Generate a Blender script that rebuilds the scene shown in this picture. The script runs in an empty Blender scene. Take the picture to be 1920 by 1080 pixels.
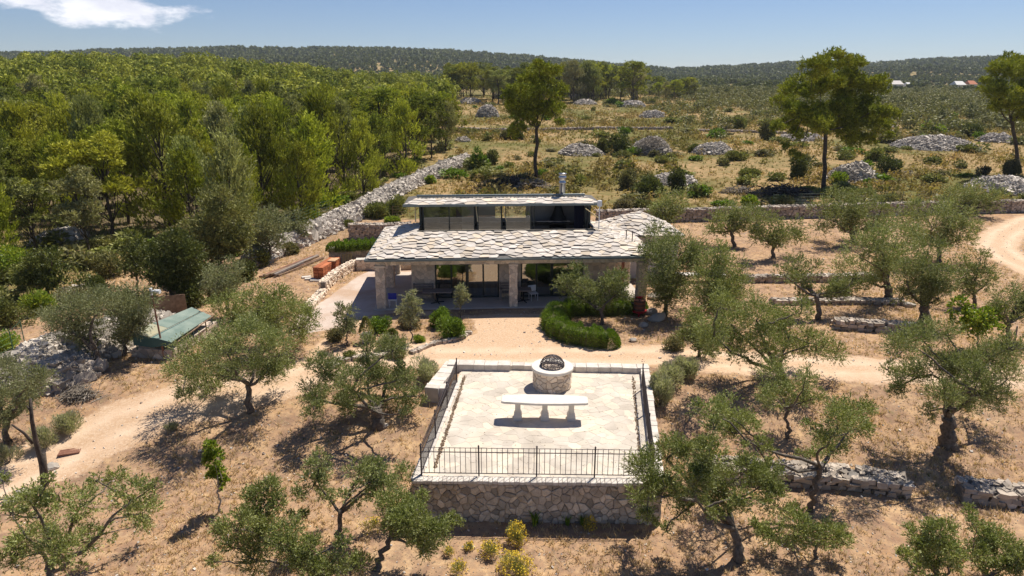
import bpy, math, random
import numpy as np

# ------------------------------------------------------------------ camera, sky, sun, exposure
SC = bpy.context.scene
COL = SC.collection
TH = math.atan(380 / 1280)
CZ = 12.2
cam_d = bpy.data.cameras.new("camera")
cam_d.lens = 24
cam_d.sensor_width = 36
cam_d.clip_start = 0.1
cam_d.clip_end = 9000
cam = bpy.data.objects.new("camera", cam_d)
COL.objects.link(cam)
cam.location = (0, 0, CZ)
cam.rotation_euler = (math.pi / 2 - TH, 0, 0)
SC.camera = cam

SUN_EL = math.radians(61)
SUN_AZ = math.radians(39)
world = bpy.data.worlds.new("World")
SC.world = world
world.use_nodes = True
wn, wl = world.node_tree.nodes, world.node_tree.links
wn.clear()
w_out = wn.new("ShaderNodeOutputWorld")
w_bg = wn.new("ShaderNodeBackground")
w_bg.inputs[1].default_value = 0.053
sky = wn.new("ShaderNodeTexSky")
sky.sky_type = "NISHITA"
sky.sun_disc = False
sky.sun_elevation = SUN_EL
sky.sun_rotation = SUN_AZ
sky.altitude = 300
sky.air_density = 1.0
sky.dust_density = 0.0
sky.ozone_density = 4.0
# a bank of cloud low in one part of the sky
tc = wn.new("ShaderNodeTexCoord")
mp = wn.new("ShaderNodeMapping")
mp.inputs["Scale"].default_value = (1.0, 1.0, 2.6)
wl.new(tc.outputs["Generated"], mp.inputs[0])
nz = wn.new("ShaderNodeTexNoise")
nz.inputs["Scale"].default_value = 9.0
nz.inputs["Detail"].default_value = 9.0
nz.inputs["Roughness"].default_value = 0.6
wl.new(mp.outputs[0], nz.inputs[0])


def wdist(v, sx, sy, sz):
    s = wn.new("ShaderNodeVectorMath"); s.operation = "SUBTRACT"; s.inputs[1].default_value = v
    wl.new(tc.outputs["Generated"], s.inputs[0])
    m = wn.new("ShaderNodeVectorMath"); m.operation = "MULTIPLY"; m.inputs[1].default_value = (1 / sx, 1 / sy, 1 / sz)
    wl.new(s.outputs[0], m.inputs[0])
    l = wn.new("ShaderNodeVectorMath"); l.operation = "LENGTH"
    wl.new(m.outputs[0], l.inputs[0])
    return l.outputs["Value"]


def wmath(op, a, b):
    m = wn.new("ShaderNodeMath"); m.operation = op
    for i, x in enumerate((a, b)):
        if isinstance(x, (int, float)): m.inputs[i].default_value = x
        else: wl.new(x, m.inputs[i])
    return m.outputs[0]


dA = wdist((-0.640, 0.760, 0.112), 0.20, 0.20, 0.044)
dB = wdist((-0.475, 0.875, 0.088), 0.085, 0.08, 0.026)
dm = wmath("MINIMUM", dA, dB)
val = wmath("SUBTRACT", wmath("ADD", wmath("MULTIPLY", nz.outputs[0], 3.2), -0.80), dm)
ramp = wn.new("ShaderNodeMapRange")
ramp.inputs["From Min"].default_value = -0.12
ramp.inputs["From Max"].default_value = 0.42
ramp.interpolation_type = "SMOOTHSTEP"
wl.new(val, ramp.inputs[0])
nz2 = wn.new("ShaderNodeTexNoise"); nz2.inputs["Scale"].default_value = 22; nz2.inputs["Detail"].default_value = 6
wl.new(mp.outputs[0], nz2.inputs[0])
cr2 = wn.new("ShaderNodeMapRange"); cr2.inputs["From Min"].default_value = .3; cr2.inputs["From Max"].default_value = .7
wl.new(nz2.outputs[0], cr2.inputs[0])
cmix = wn.new("ShaderNodeMix"); cmix.data_type = "RGBA"
cmix.inputs[6].default_value = (12.5, 12.8, 14.5, 1); cmix.inputs[7].default_value = (18, 18, 18.6, 1)
wl.new(cr2.outputs[0], cmix.inputs[0])
wmix = wn.new("ShaderNodeMix"); wmix.data_type = "RGBA"
wl.new(ramp.outputs[0], wmix.inputs[0])
stint = wn.new("ShaderNodeVectorMath"); stint.operation = "MULTIPLY"; stint.inputs[1].default_value = (1.14, 1.15, 1.34)
wl.new(sky.outputs[0], stint.inputs[0])
wl.new(stint.outputs[0], wmix.inputs[6])
wl.new(cmix.outputs[2], wmix.inputs[7])
wl.new(wmix.outputs[2], w_bg.inputs[0])
wl.new(w_bg.outputs[0], w_out.inputs[0])

sun_d = bpy.data.lights.new("sun", "SUN")
sun_d.energy = 5.0
sun_d.angle = math.radians(0.5)
sun_d.color = (1.0, 0.93, 0.82)
sun = bpy.data.objects.new("sun", sun_d)
COL.objects.link(sun)
# lamp shines along its -Z: tilt it back from straight down, then turn it to the azimuth
sun.rotation_euler = (-(math.pi / 2 - SUN_EL), 0, -SUN_AZ)
SC.view_settings.view_transform = "Standard"
SC.view_settings.look = "None"
SC.view_settings.exposure = 0.36
SC.view_settings.gamma = 1.0
SC.cycles.max_bounces = 6
SC.cycles.transparent_max_bounces = 12

R = random.Random(7)
G = np.random.default_rng(11)


# ------------------------------------------------------------------ terrain height and placing helpers
def sstep(x):
    x = np.clip(x, 0, 1)
    return x * x * (3 - 2 * x)


_WAV = [(G.uniform(-1, 1), G.uniform(-1, 1), G.uniform(0, 6.28)) for _ in range(24)]


def wob(x, y, scale, n=8, off=0):
    s = 0
    for i in range(n):
        a, b, p = _WAV[(i + off) % 24]
        s = s + np.sin((a * x + b * y) / scale * 4 + p + i)
    return s / n


def ray_ratio(px, py):
    xn = (px - 960) / 1280; yn = (540 - py) / 1280
    dy = math.cos(TH) + yn * math.sin(TH); dz = -math.sin(TH) + yn * math.cos(TH)
    return xn / dy, dz / dy


RIDGE = [(-300, 104), (0, 103), (100, 102), (190, 97), (270, 96), (450, 92), (560, 94), (700, 93), (860, 99), (1000, 109), (1150, 124), (1260, 133), (1400, 126),
         (1500, 120), (1640, 122), (1750, 114), (1870, 110), (1940, 112), (2200, 116)]
_rx = np.array([ray_ratio(p, q)[0] for p, q in RIDGE])
_rz = np.array([ray_ratio(p, q + 4)[1] for p, q in RIDGE])


def hgt(x, y):
    x = np.asarray(x, float); y = np.asarray(y, float)
    z = -1.35 * sstep((28.5 - y) / 8.5) - 0.05 * np.maximum(0, 20 - y)
    z = z + 0.030 * np.clip(y - 58, 0, 260) + 0.012 * np.clip(y - 318, 0, 300)
    r = x / np.maximum(y, 1)
    z = z + 8.2 * sstep((y - 75) / 190) * sstep((-r - 0.08) / 0.42)
    # right side: shallow valley
    z = z - 2.0 * sstep((y - 120) / 200) * sstep((r - 0.2) / 0.3)
    near = sstep((y - 60) / 25)
    z = z + near * 0.35 * wob(x, y, 14) + 0.03 * wob(x, y, 2.0, off=5) * (1 - near)
    z = z + sstep((y - 350) / 200) * 2.0 * wob(x, y, 60, off=9)
    # far hills
    t = sstep((y - 480) / 1150)
    rz = CZ + np.interp(r, _rx, _rz) * np.clip(y, 1, 1650)
    fold = 9.0 * wob(x, y, 170, off=3) * np.sin(np.clip(t, 0, 1) * math.pi)
    z = z * (1 - t) + rz * t + fold
    z = z - 0.06 * np.maximum(0, y - 1650)
    return z


def ray_dir(px, py):
    xn = (px - 960) / 1280; yn = (540 - py) / 1280
    return np.array([xn, math.cos(TH) + yn * math.sin(TH), -math.sin(TH) + yn * math.cos(TH)])


_T = np.geomspace(8, 2600, 6000)


def gp(px, py, dz=0.0):
    """Ground point seen at a pixel of the photograph."""
    d = ray_dir(px, py)
    zz = CZ + d[2] * _T - dz
    g = hgt(d[0] * _T, d[1] * _T)
    k = np.argmax(zz < g)
    if zz[k] >= g[k]: k = len(_T) - 1
    t = _T[k]
    if k > 0:
        a = zz[k - 1] - g[k - 1]; b = g[k] - zz[k]
        t = _T[k - 1] + (_T[k] - _T[k - 1]) * a / max(a + b, 1e-9)
    x, y = d[0] * t, d[1] * t
    return np.array([x, y, float(hgt(x, y)) + dz])


def pz(px, py, z):
    d = ray_dir(px, py); t = (z - CZ) / d[2]
    return np.array([d[0] * t, d[1] * t, z])


def py_(px, py, Y):
    d = ray_dir(px, py); t = Y / d[1]
    return np.array([d[0] * t, Y, CZ + d[2] * t])


def depth(p):
    return p[1] * math.cos(TH) + (CZ - p[2]) * math.sin(TH)


# ------------------------------------------------------------------ mesh building
class MB:
    def __init__(s):
        s.v = []; s.q = []; s.t = []; s.n = 0; s.ng = []

    def add(s, v, q=None, t=None):
        v = np.asarray(v, float).reshape(-1, 3)
        if q is not None and len(q): s.q.append(np.asarray(q, np.int64).reshape(-1, 4) + s.n)
        if t is not None and len(t): s.t.append(np.asarray(t, np.int64).reshape(-1, 3) + s.n)
        s.v.append(v); s.n += len(v)
        return s

    def poly(s, v, faces):
        v = np.asarray(v, float).reshape(-1, 3)
        for f in faces: s.ng.append([i + s.n for i in f])
        s.v.append(v); s.n += len(v)

    def verts(s):
        return np.concatenate(s.v) if s.v else np.zeros((0, 3))

    def mesh(s, name, org=(0, 0, 0), smooth=False):
        me = bpy.data.meshes.new(name)
        V = s.verts() - np.asarray(org, float)
        Q = np.concatenate(s.q) if s.q else np.zeros((0, 4), np.int64)
        T = np.concatenate(s.t) if s.t else np.zeros((0, 3), np.int64)
        NG = s.ng
        idx = np.concatenate([Q.ravel(), T.ravel()] + [np.array(f) for f in NG]).astype(np.int32)
        tot = np.concatenate([np.full(len(Q), 4), np.full(len(T), 3), np.array([len(f) for f in NG])]).astype(np.int32)
        start = np.concatenate([[0], np.cumsum(tot)[:-1]]).astype(np.int32)
        me.vertices.add(len(V)); me.vertices.foreach_set("co", V.astype(np.float32).ravel())
        me.loops.add(len(idx)); me.loops.foreach_set("vertex_index", idx)
        me.polygons.add(len(tot)); me.polygons.foreach_set("loop_start", start)
        me.polygons.foreach_set("loop_total", tot)
        me.polygons.foreach_set("use_smooth", np.full(len(tot), bool(smooth)))
        me.update(calc_edges=True)
        return me

    def build(s, name, mat, parent=None, org=None, smooth=False):
        if org is None:
            org = ROOT_ORG.get(parent.name, (0, 0, 0)) if parent is not None else (0, 0, 0)
        me = s.mesh(name, org, smooth)
        me.materials.append(mat)
        o = bpy.data.objects.new(name, me)
        COL.objects.link(o)
        if parent is not None:
            o.parent = parent
            ROOT_ORG[o.name] = org
        return o


ROOT_ORG = {}


def tag(o, label=None, cat=None, group=None, kind=None):
    if label: o["label"] = label
    if cat: o["category"] = cat
    if group: o["group"] = group
    if kind: o["kind"] = kind
    return o


def root(name, label, cat, loc=(0, 0, 0), group=None, rz=0.0, world_geo=True):
    o = bpy.data.objects.new(name, None)
    COL.objects.link(o)
    o.location = [float(c) for c in loc]
    o.rotation_euler = (0, 0, rz)
    tag(o, label, cat, group)
    ROOT_ORG[o.name] = tuple(float(c) for c in loc) if world_geo else (0, 0, 0)
    return o


def copy_tree(src, loc, rz=0.0, scale=(1, 1, 1), label=None, group=None):
    r = src.copy(); COL.objects.link(r)
    r.location = [float(c) for c in loc]; r.rotation_euler = (0, 0, rz); r.scale = scale
    if label: r["label"] = label
    if group: r["group"] = group
    for ch in list(src.children):
        c = ch.copy(); COL.objects.link(c); c.parent = r
        for g in list(ch.children):
            d = g.copy(); COL.objects.link(d); d.parent = c
    return r


BQ = np.array([[0, 3, 2, 1], [4, 5, 6, 7], [0, 1, 5, 4], [1, 2, 6, 5], [2, 3, 7, 6], [3, 0, 4, 7]])
BV = np.array([[-1, -1, -1], [1, -1, -1], [1, 1, -1], [-1, 1, -1], [-1, -1, 1], [1, -1, 1], [1, 1, 1], [-1, 1, 1]], float) * .5


def rotz(a):
    c, s = math.cos(a), math.sin(a)
    return np.array([[c, -s, 0], [s, c, 0], [0, 0, 1]])


def box(mb, x0, x1, y0, y1, z0, z1, M=None, o=(0, 0, 0)):
    v = np.array([[x0, y0, z0], [x1, y0, z0], [x1, y1, z0], [x0, y1, z0], [x0, y0, z1], [x1, y0, z1], [x1, y1, z1], [x0, y1, z1]], float)
    if M is not None: v = v @ M.T
    mb.add(v + np.asarray(o, float), BQ)
    return mb


def bevbox(mb, x0, x1, y0, y1, z0, z1, b=.02):
    """box with its upper edges chamfered"""
    v = [[x0, y0, z0], [x1, y0, z0], [x1, y1, z0], [x0, y1, z0], [x0, y0, z1 - b], [x1, y0, z1 - b], [x1, y1, z1 - b], [x0, y1, z1 - b],
         [x0 + b, y0 + b, z1], [x1 - b, y0 + b, z1], [x1 - b, y1 - b, z1], [x0 + b, y1 - b, z1]]
    q = [[0, 3, 2, 1], [8, 9, 10, 11]]
    for i in range(4):
        j = (i + 1) % 4
        q += [[i, j, j + 4, i + 4], [i + 4, j + 4, j + 8, i + 8]]
    mb.add(v, q)
    return mb


def tube(mb, pts, rad, k=6, cap=True):
    pts = np.asarray(pts, float); n = len(pts)
    rad = np.broadcast_to(np.asarray(rad, float), (n,))
    d = np.gradient(pts, axis=0)
    d /= np.maximum(np.linalg.norm(d, axis=1, keepdims=True), 1e-9)
    ref = np.array([0, 0, 1.0]) if abs(d[0, 2]) < .8 else np.array([1.0, 0, 0])
    a = np.cross(d, ref); a /= np.maximum(np.linalg.norm(a, axis=1, keepdims=True), 1e-9)
    b = np.cross(d, a)
    th = np.arange(k) * 2 * math.pi / k
    ring = a[:, None, :] * np.cos(th)[None, :, None] + b[:, None, :] * np.sin(th)[None, :, None]
    v = (pts[:, None, :] + ring * rad[:, None, None]).reshape(-1, 3)
    i = np.arange(n - 1)[:, None] * k; j = np.arange(k)[None, :]; jn = (j + 1) % k
    q = np.stack([i + j, i + jn, i + k + jn, i + k + j], -1).reshape(-1, 4)
    t = []
    if cap:
        v = np.vstack([v, pts[0], pts[-1]])
        for m in range(k):
            t.append([n * k, (m + 1) % k, m]); t.append([n * k + 1, (n - 1) * k + m, (n - 1) * k + (m + 1) % k])
    mb.add(v, q, t)
    return mb


def lathe(mb, prof, c, k=24):
    """prof: list of (r,z)"""
    n = len(prof); th = np.arange(k) * 2 * math.pi / k
    v = np.array([[c[0] + r * math.cos(a), c[1] + r * math.sin(a), c[2] + z] for r, z in prof for a in th])
    q = [[i * k + j, i * k + (j + 1) % k, (i + 1) * k + (j + 1) % k, (i + 1) * k + j] for i in range(n - 1) for j in range(k)]
    mb.add(v, q)
    return mb


def prism(mb, poly, z0, z1, ch=0.0):
    """vertical prism from a ccw xy polygon"""
    p = np.asarray(poly, float); n = len(p)
    c = p.mean(0)
    rings = [np.c_[p, np.full(n, z0)], np.c_[p, np.full(n, z1 - ch)]]
    if ch > 0:
        d = c - p; d /= np.maximum(np.linalg.norm(d, axis=1, keepdims=True), 1e-6)
        rings.append(np.c_[p + d * ch * 1.3, np.full(n, z1)])
    v = np.vstack(rings); m = len(rings)
    f = [list(range(n))[::-1], [(m - 1) * n + i for i in range(n)]]
    for r in range(m - 1):
        for i in range(n):
            j = (i + 1) % n
            f.append([r * n + i, r * n + j, (r + 1) * n + j, (r + 1) * n + i])
    mb.poly(v, f)


def rand_rot(n, rng, flat=1.0):
    """random rotation matrices; flat<1 keeps them closer to upright"""
    a = rng.uniform(0, 2 * math.pi, n); b = rng.normal(0, .5 * flat, n); c = rng.normal(0, .5 * flat, n)
    ca, sa, cb, sb, cc, sc = np.cos(a), np.sin(a), np.cos(b), np.sin(b), np.cos(c), np.sin(c)
    z = np.zeros(n); o = np.ones(n)
    Rz = np.stack([np.stack([ca, -sa, z], -1), np.stack([sa, ca, z], -1), np.stack([z, z, o], -1)], 1)
    Rx = np.stack([np.stack([o, z, z], -1), np.stack([z, cb, -sb], -1), np.stack([z, sb, cb], -1)], 1)
    Ry = np.stack([np.stack([cc, z, sc], -1), np.stack([z, o, z], -1), np.stack([-sc, z, cc], -1)], 1)
    return Rz @ Rx @ Ry


def stones(mb, C, S, rng, flat=1.0, jit=.16, Rm=None):
    C = np.asarray(C, float); n = len(C)
    if n == 0: return
    S = np.broadcast_to(np.asarray(S, float), (n, 3))
    v = BV[None] + rng.uniform(-jit, jit, (n, 8, 3))
    v = v * S[:, None, :]
    M = rand_rot(n, rng, flat) if Rm is None else Rm
    v = np.einsum("nij,nkj->nki", M, v) + C[:, None, :]
    q = BQ[None] + (np.arange(n) * 8)[:, None, None]
    mb.add(v.reshape(-1, 3), q.reshape(-1, 4))


def clip(poly, a, b, c):
    """keep a*x+b*y<=c"""
    out = []; n = len(poly)
    for i in range(n):
        p, q = poly[i], poly[(i + 1) % n]
        dp = a * p[0] + b * p[1] - c; dq = a * q[0] + b * q[1] - c
        if dp <= 0: out.append(p)
        if (dp < 0 < dq) or (dq < 0 < dp):
            t = dp / (dp - dq); out.append((p[0] + (q[0] - p[0]) * t, p[1] + (q[1] - p[1]) * t))
    return out


def cells(region, sx, sy, gap, rng, jit=.46, drop=.22):
    """irregular stone outlines (Voronoi cells) filling a convex region"""
    xs = [p[0] for p in region]; ys = [p[1] for p in region]
    x0, x1, y0, y1 = min(xs), max(xs), min(ys), max(ys)
    nx = max(1, int(round((x1 - x0) / sx))); ny = max(1, int(round((y1 - y0) / sy)))
    dx = (x1 - x0) / nx; dy = (y1 - y0) / ny
    S = {}
    for j in range(-2, ny + 2):
        for i in range(-2, nx + 2):
            S[i, j] = (x0 + (i + .5 + (.5 if j % 2 else 0) + rng.uniform(-jit, jit)) * dx, y0 + (j + .5 + rng.uniform(-jit, jit)) * dy)
    for kk in list(S):
        if rng.random() < drop: del S[kk]
    n = len(region); edges = []
    for i in range(n):
        p, q = region[i], region[(i + 1) % n]
        a, b = q[1] - p[1], -(q[0] - p[0]); l = math.hypot(a, b) or 1
        edges.append((a / l, b / l, (a * p[0] + b * p[1]) / l))
    out = []
    for j in range(ny):
        for i in range(-1, nx + 1):
            if (i, j) not in S: continue
            s = S[i, j]
            poly = [(s[0] - 1.6 * dx, s[1] - 1.6 * dy), (s[0] + 1.6 * dx, s[1] - 1.6 * dy), (s[0] + 1.6 * dx, s[1] + 1.6 * dy), (s[0] - 1.6 * dx, s[1] + 1.6 * dy)]
            for dj in (-2, -1, 0, 1, 2):
                for di in (-2, -1, 0, 1, 2):
                    if (di or dj) and (i + di, j + dj) in S:
                        t = S[i + di, j + dj]; a, b = t[0] - s[0], t[1] - s[1]; l = math.hypot(a, b)
                        if l < 1e-6: continue
                        a /= l; b /= l
                        poly = clip(poly, a, b, a * (s[0] + t[0]) / 2 + b * (s[1] + t[1]) / 2 - gap / 2)
                        if len(poly) < 3: break
                if len(poly) < 3: break
            if len(poly) < 3: continue
            for a, b, c in edges:
                poly = clip(poly, a, b, c)
                if len(poly) < 3: break
            if len(poly) >= 3:
                ar = abs(sum(poly[k][0] * poly[(k + 1) % len(poly)][1] - poly[(k + 1) % len(poly)][0] * poly[k][1] for k in range(len(poly)))) / 2
                if ar > .12 * dx * dy: out.append(poly)
    return out


def clad(mb, region, sx, sy, fn, rng, gap=.02, th=.03, var=.015, ch=.012, jit=.46):
    """stones over a region; fn(x,y,d) maps plane coords and outward depth to 3D"""
    for poly in cells(region, sx, sy, gap, rng, jit):
        n = len(poly); cx = sum(p[0] for p in poly) / n; cy = sum(p[1] for p in poly) / n
        d = th + rng.uniform(-var, var)
        v = [fn(x, y, 0) for x, y in poly] + [fn(x, y, d - ch * .6) for x, y in poly]
        top = []
        for x, y in poly:
            l = math.hypot(cx - x, cy - y) or 1
            s = min(ch * 1.4 / l, .4)
            top.append(fn(x + (cx - x) * s, y + (cy - y) * s, d + rng.uniform(-.25, .25) * var))
        v += top
        f = [[2 * n + i for i in range(n)]]
        for r in (0, 1):
            for i in range(n):
                k = (i + 1) % n
                f.append([r * n + i, r * n + k, (r + 1) * n + k, (r + 1) * n + i])
        mb.poly(v, f)

# ------------------------------------------------------------------ materials
def _lnk(nt, a, b): nt.links.new(a, b)


def M(name, c1, c2=None, scale=4.0, isl=0.0, ob=0.0, rough=.85, bump=0.0, bscale=25.0, metal=0.0, spec=.3, trans=0.0, c3=None, detail=4, tint=None, dist=.02):
    m = bpy.data.materials.new(name); m.use_nodes = True
    nt = m.node_tree; n = nt.nodes; n.clear()
    out = n.new("ShaderNodeOutputMaterial"); bs = n.new("ShaderNodeBsdfPrincipled")
    bs.inputs["Roughness"].default_value = rough; bs.inputs["Metallic"].default_value = metal
    bs.inputs["Specular IOR Level"].default_value = spec
    tcn = n.new("ShaderNodeTexCoord")
    col = None
    c2 = c2 or c1
    nx = n.new("ShaderNodeTexNoise"); nx.inputs["Scale"].default_value = scale; nx.inputs["Detail"].default_value = detail; nx.inputs["Roughness"].default_value = .62
    _lnk(nt, tcn.outputs["Object"], nx.inputs[0])
    mr = n.new("ShaderNodeMapRange"); mr.inputs[1].default_value = .36; mr.inputs[2].default_value = .64
    _lnk(nt, nx.outputs[0], mr.inputs[0])
    mx = n.new("ShaderNodeMix"); mx.data_type = "RGBA"
    mx.inputs[6].default_value = (*c1, 1); mx.inputs[7].default_value = (*c2, 1)
    _lnk(nt, mr.outputs[0], mx.inputs[0]); col = mx.outputs[2]
    geo = n.new("ShaderNodeNewGeometry")
    if c3 is not None:
        # some islands take a third colour
        th = n.new("ShaderNodeMapRange"); th.inputs[1].default_value = .45; th.inputs[2].default_value = 1.0
        wn_ = n.new("ShaderNodeTexWhiteNoise"); wn_.noise_dimensions = "1D"
        _lnk(nt, geo.outputs["Random Per Island"], wn_.inputs["W"]); _lnk(nt, wn_.outputs["Value"], th.inputs[0])
        m2 = n.new("ShaderNodeMix"); m2.data_type = "RGBA"; m2.inputs[7].default_value = (*c3, 1)
        _lnk(nt, th.outputs[0], m2.inputs[0]); _lnk(nt, col, m2.inputs[6]); col = m2.outputs[2]
    f = None
    if isl:
        a = n.new("ShaderNodeMapRange"); a.inputs[3].default_value = 1 - isl; a.inputs[4].default_value = 1 + isl
        _lnk(nt, geo.outputs["Random Per Island"], a.inputs[0]); f = a.outputs[0]
    if ob:
        oi = n.new("ShaderNodeObjectInfo")
        a = n.new("ShaderNodeMapRange"); a.inputs[3].default_value = 1 - ob; a.inputs[4].default_value = 1 + ob
        _lnk(nt, oi.outputs["Random"], a.inputs[0])
        if f is None: f = a.outputs[0]
        else:
            mm = n.new("ShaderNodeMath"); mm.operation = "MULTIPLY"; _lnk(nt, f, mm.inputs[0]); _lnk(nt, a.outputs[0], mm.inputs[1]); f = mm.outputs[0]
        if tint is not None:
            w2 = n.new("ShaderNodeTexWhiteNoise"); w2.noise_dimensions = "1D"; _lnk(nt, oi.outputs["Random"], w2.inputs["W"])
            m3 = n.new("ShaderNodeMix"); m3.data_type = "RGBA"; m3.inputs[7].default_value = (*tint, 1)
            pw = n.new("ShaderNodeMath"); pw.operation = "POWER"; pw.inputs[1].default_value = 1.8; _lnk(nt, w2.outputs["Value"], pw.inputs[0])
            _lnk(nt, pw.outputs[0], m3.inputs[0]); _lnk(nt, col, m3.inputs[6]); col = m3.outputs[2]
    if f is not None:
        vm = n.new("ShaderNodeVectorMath"); vm.operation = "SCALE"
        _lnk(nt, col, vm.inputs[0]); _lnk(nt, f, vm.inputs["Scale"]); col = vm.outputs[0]
    _lnk(nt, col, bs.inputs["Base Color"])
    if bump:
        nb = n.new("ShaderNodeTexNoise"); nb.inputs["Scale"].default_value = bscale; nb.inputs["Detail"].default_value = 6; nb.inputs["Roughness"].default_value = .7
        _lnk(nt, tcn.outputs["Object"], nb.inputs[0])
        bp = n.new("ShaderNodeBump"); bp.inputs["Strength"].default_value = bump; bp.inputs["Distance"].default_value = dist
        _lnk(nt, nb.outputs[0], bp.inputs["Height"]); _lnk(nt, bp.outputs[0], bs.inputs["Normal"])
    sh = bs.outputs[0]
    if trans:
        tr = n.new("ShaderNodeBsdfTranslucent"); sc = n.new("ShaderNodeVectorMath"); sc.operation = "MULTIPLY"; sc.inputs[1].default_value = (1.25, 1.3, .75)
        _lnk(nt, col, sc.inputs[0]); _lnk(nt, sc.outputs[0], tr.inputs[0])
        ms = n.new("ShaderNodeMixShader"); ms.inputs[0].default_value = trans
        _lnk(nt, sh, ms.inputs[1]); _lnk(nt, tr.outputs[0], ms.inputs[2]); sh = ms.outputs[0]
    _lnk(nt, sh, out.inputs[0])
    return m


MT = {}
MT["olive"] = M("olive_leaf", (.15, .185, .04), (.24, .26, .075), scale=1.2, isl=.35, ob=.12, c3=(.44, .45, .24), rough=.6, spec=.22, trans=.2)
MT["olive_green"] = M("olive_leaf_green", (.155, .19, .032), (.25, .265, .065), scale=1.2, isl=.4, ob=.1, c3=(.44, .46, .23), rough=.6, spec=.22, trans=.2)
MT["olive_grey"] = M("olive_leaf_grey", (.18, .20, .075), (.28, .29, .13), scale=1.2, isl=.3, ob=.1, c3=(.33, .33, .20), rough=.6, spec=.22, trans=.15)
MT["pale_olive"] = M("young_olive_leaf", (.26, .27, .13), (.34, .34, .18), scale=2, isl=.3, c3=(.42, .42, .28), rough=.5, trans=.25)
MT["bright_leaf"] = M("broad_leaf", (.12, .20, .02), (.22, .30, .03), scale=2, isl=.35, c3=(.38, .40, .05), rough=.45, spec=.45, trans=.35)
MT["pine"] = M("pine_needle", (.23, .275, .03), (.40, .415, .05), scale=.35, isl=.45, ob=.3, tint=(.44, .43, .06), rough=.7, spec=.15, trans=.2)
MT["pine_sage"] = M("sage_pine_needle", (.21, .24, .06), (.33, .345, .11), scale=.35, isl=.4, ob=.25, tint=(.36, .33, .17), rough=.7, spec=.15, trans=.2)
MT["pine_dark"] = M("dark_pine_needle", (.16, .20, .03), (.29, .31, .05), scale=.35, isl=.4, ob=.3, tint=(.38, .37, .05), rough=.7, spec=.15, trans=.2)
MT["far_pine"] = M("distant_pine_needle", (.14, .175, .028), (.40, .40, .06), scale=.11, isl=.4, rough=.7, spec=.15, trans=.2, detail=3)
MT["pine_grey"] = M("dry_pine_needle", (.16, .14, .09), (.13, .13, .06), scale=.5, isl=.3, ob=.2, rough=.7, trans=.2)
MT["umbrella"] = M("tall_pine_needle", (.17, .205, .02), (.35, .36, .04), scale=.45, isl=.4, rough=.7, spec=.15, trans=.15)
MT["far_leaf"] = M("far_forest_leaf", (.085, .10, .028), (.14, .15, .04), scale=.02, isl=.45, rough=.7, trans=.2)
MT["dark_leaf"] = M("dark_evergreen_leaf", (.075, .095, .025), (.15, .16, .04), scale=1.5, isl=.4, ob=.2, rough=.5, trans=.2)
MT["scrub"] = M("scrub_leaf", (.15, .17, .04), (.25, .25, .07), scale=1, isl=.45, ob=.25, tint=(.22, .19, .10), rough=.6, trans=.2)
MT["hedge"] = M("hedge_leaf", (.11, .18, .018), (.19, .27, .03), scale=3, isl=.4, rough=.5, trans=.25)
MT["lavender"] = M("lavender_leaf", (.30, .32, .17), (.40, .39, .24), scale=4, isl=.3, c3=(.46, .42, .38), rough=.7, trans=.4)
MT["flower"] = M("yellow_petal", (.75, .52, .03), (.8, .62, .08), scale=6, isl=.2, rough=.6, trans=.3)
MT["flower_stem"] = M("yellow_bush_leaf", (.30, .30, .10), (.38, .34, .14), scale=6, isl=.3, rough=.7, trans=.3)
MT["bark"] = M("olive_bark", (.09, .075, .06), (.20, .17, .14), scale=9, rough=.9, bump=.9, bscale=18, dist=.05)
MT["pine_bark"] = M("pine_bark", (.05, .04, .033), (.12, .095, .075), scale=5, rough=.9, bump=.8, bscale=9, dist=.06)
MT["pale_bark"] = M("pale_bark", (.30, .26, .22), (.38, .34, .29), scale=7, rough=.9, bump=.4)
MT["brush"] = M("dry_brush", (.20, .165, .13), (.32, .28, .23), scale=3, isl=.4, rough=.9)
MT["dark_brush"] = M("dark_brush", (.045, .035, .03), (.12, .10, .085), scale=3, isl=.5, rough=.9)
MT["rubble"] = M("grey_limestone_rubble", (.32, .28, .235), (.47, .42, .36), scale=.8, isl=.42, c3=(.56, .50, .43), rough=.9, bump=.4, bscale=14)
MT["drystone"] = M("dry_stone", (.36, .30, .24), (.52, .44, .36), scale=2.5, isl=.35, c3=(.28, .24, .20), rough=.9, bump=.5, bscale=16)
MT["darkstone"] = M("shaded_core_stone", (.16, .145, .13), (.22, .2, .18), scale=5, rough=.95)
MT["wallstone"] = M("masonry_stone", (.72, .57, .43), (.84, .71, .56), scale=5, isl=.2, c3=(.62, .52, .42), rough=.85, bump=.5, bscale=28)
MT["terrstone"] = M("retaining_wall_stone", (.48, .39, .30), (.66, .56, .45), scale=5, isl=.35, c3=(.36, .31, .26), rough=.9, bump=1.0, bscale=16, dist=.05)
MT["mortar"] = M("mortar", (.52, .42, .33), (.60, .49, .40), scale=12, rough=.95, bump=.3)
MT["paving"] = M("cream_paving", (.46, .40, .33), (.62, .555, .47), scale=.7, isl=.08, c3=(.69, .60, .47), rough=.85, bump=.15, bscale=30)
MT["paving_joint"] = M("paving_joint", (.56, .485, .40), (.64, .565, .48), scale=9, rough=.95)
MT["coping"] = M("coping_stone", (.52, .47, .41), (.66, .60, .53), scale=4, isl=.12, rough=.85, bump=.35, bscale=30)
MT["white_stone"] = M("smooth_white_stone", (.66, .60, .52), (.74, .68, .60), scale=4, rough=.6, bump=.08)
MT["rooftile"] = M("roof_stone_slab", (.47, .42, .37), (.61, .555, .495), scale=1.2, isl=.2, c3=(.60, .50, .38), rough=.85, bump=.35, bscale=22)
MT["roofbase"] = M("roof_bed", (.12, .11, .10), (.16, .15, .14), scale=6, rough=.95)
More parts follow.
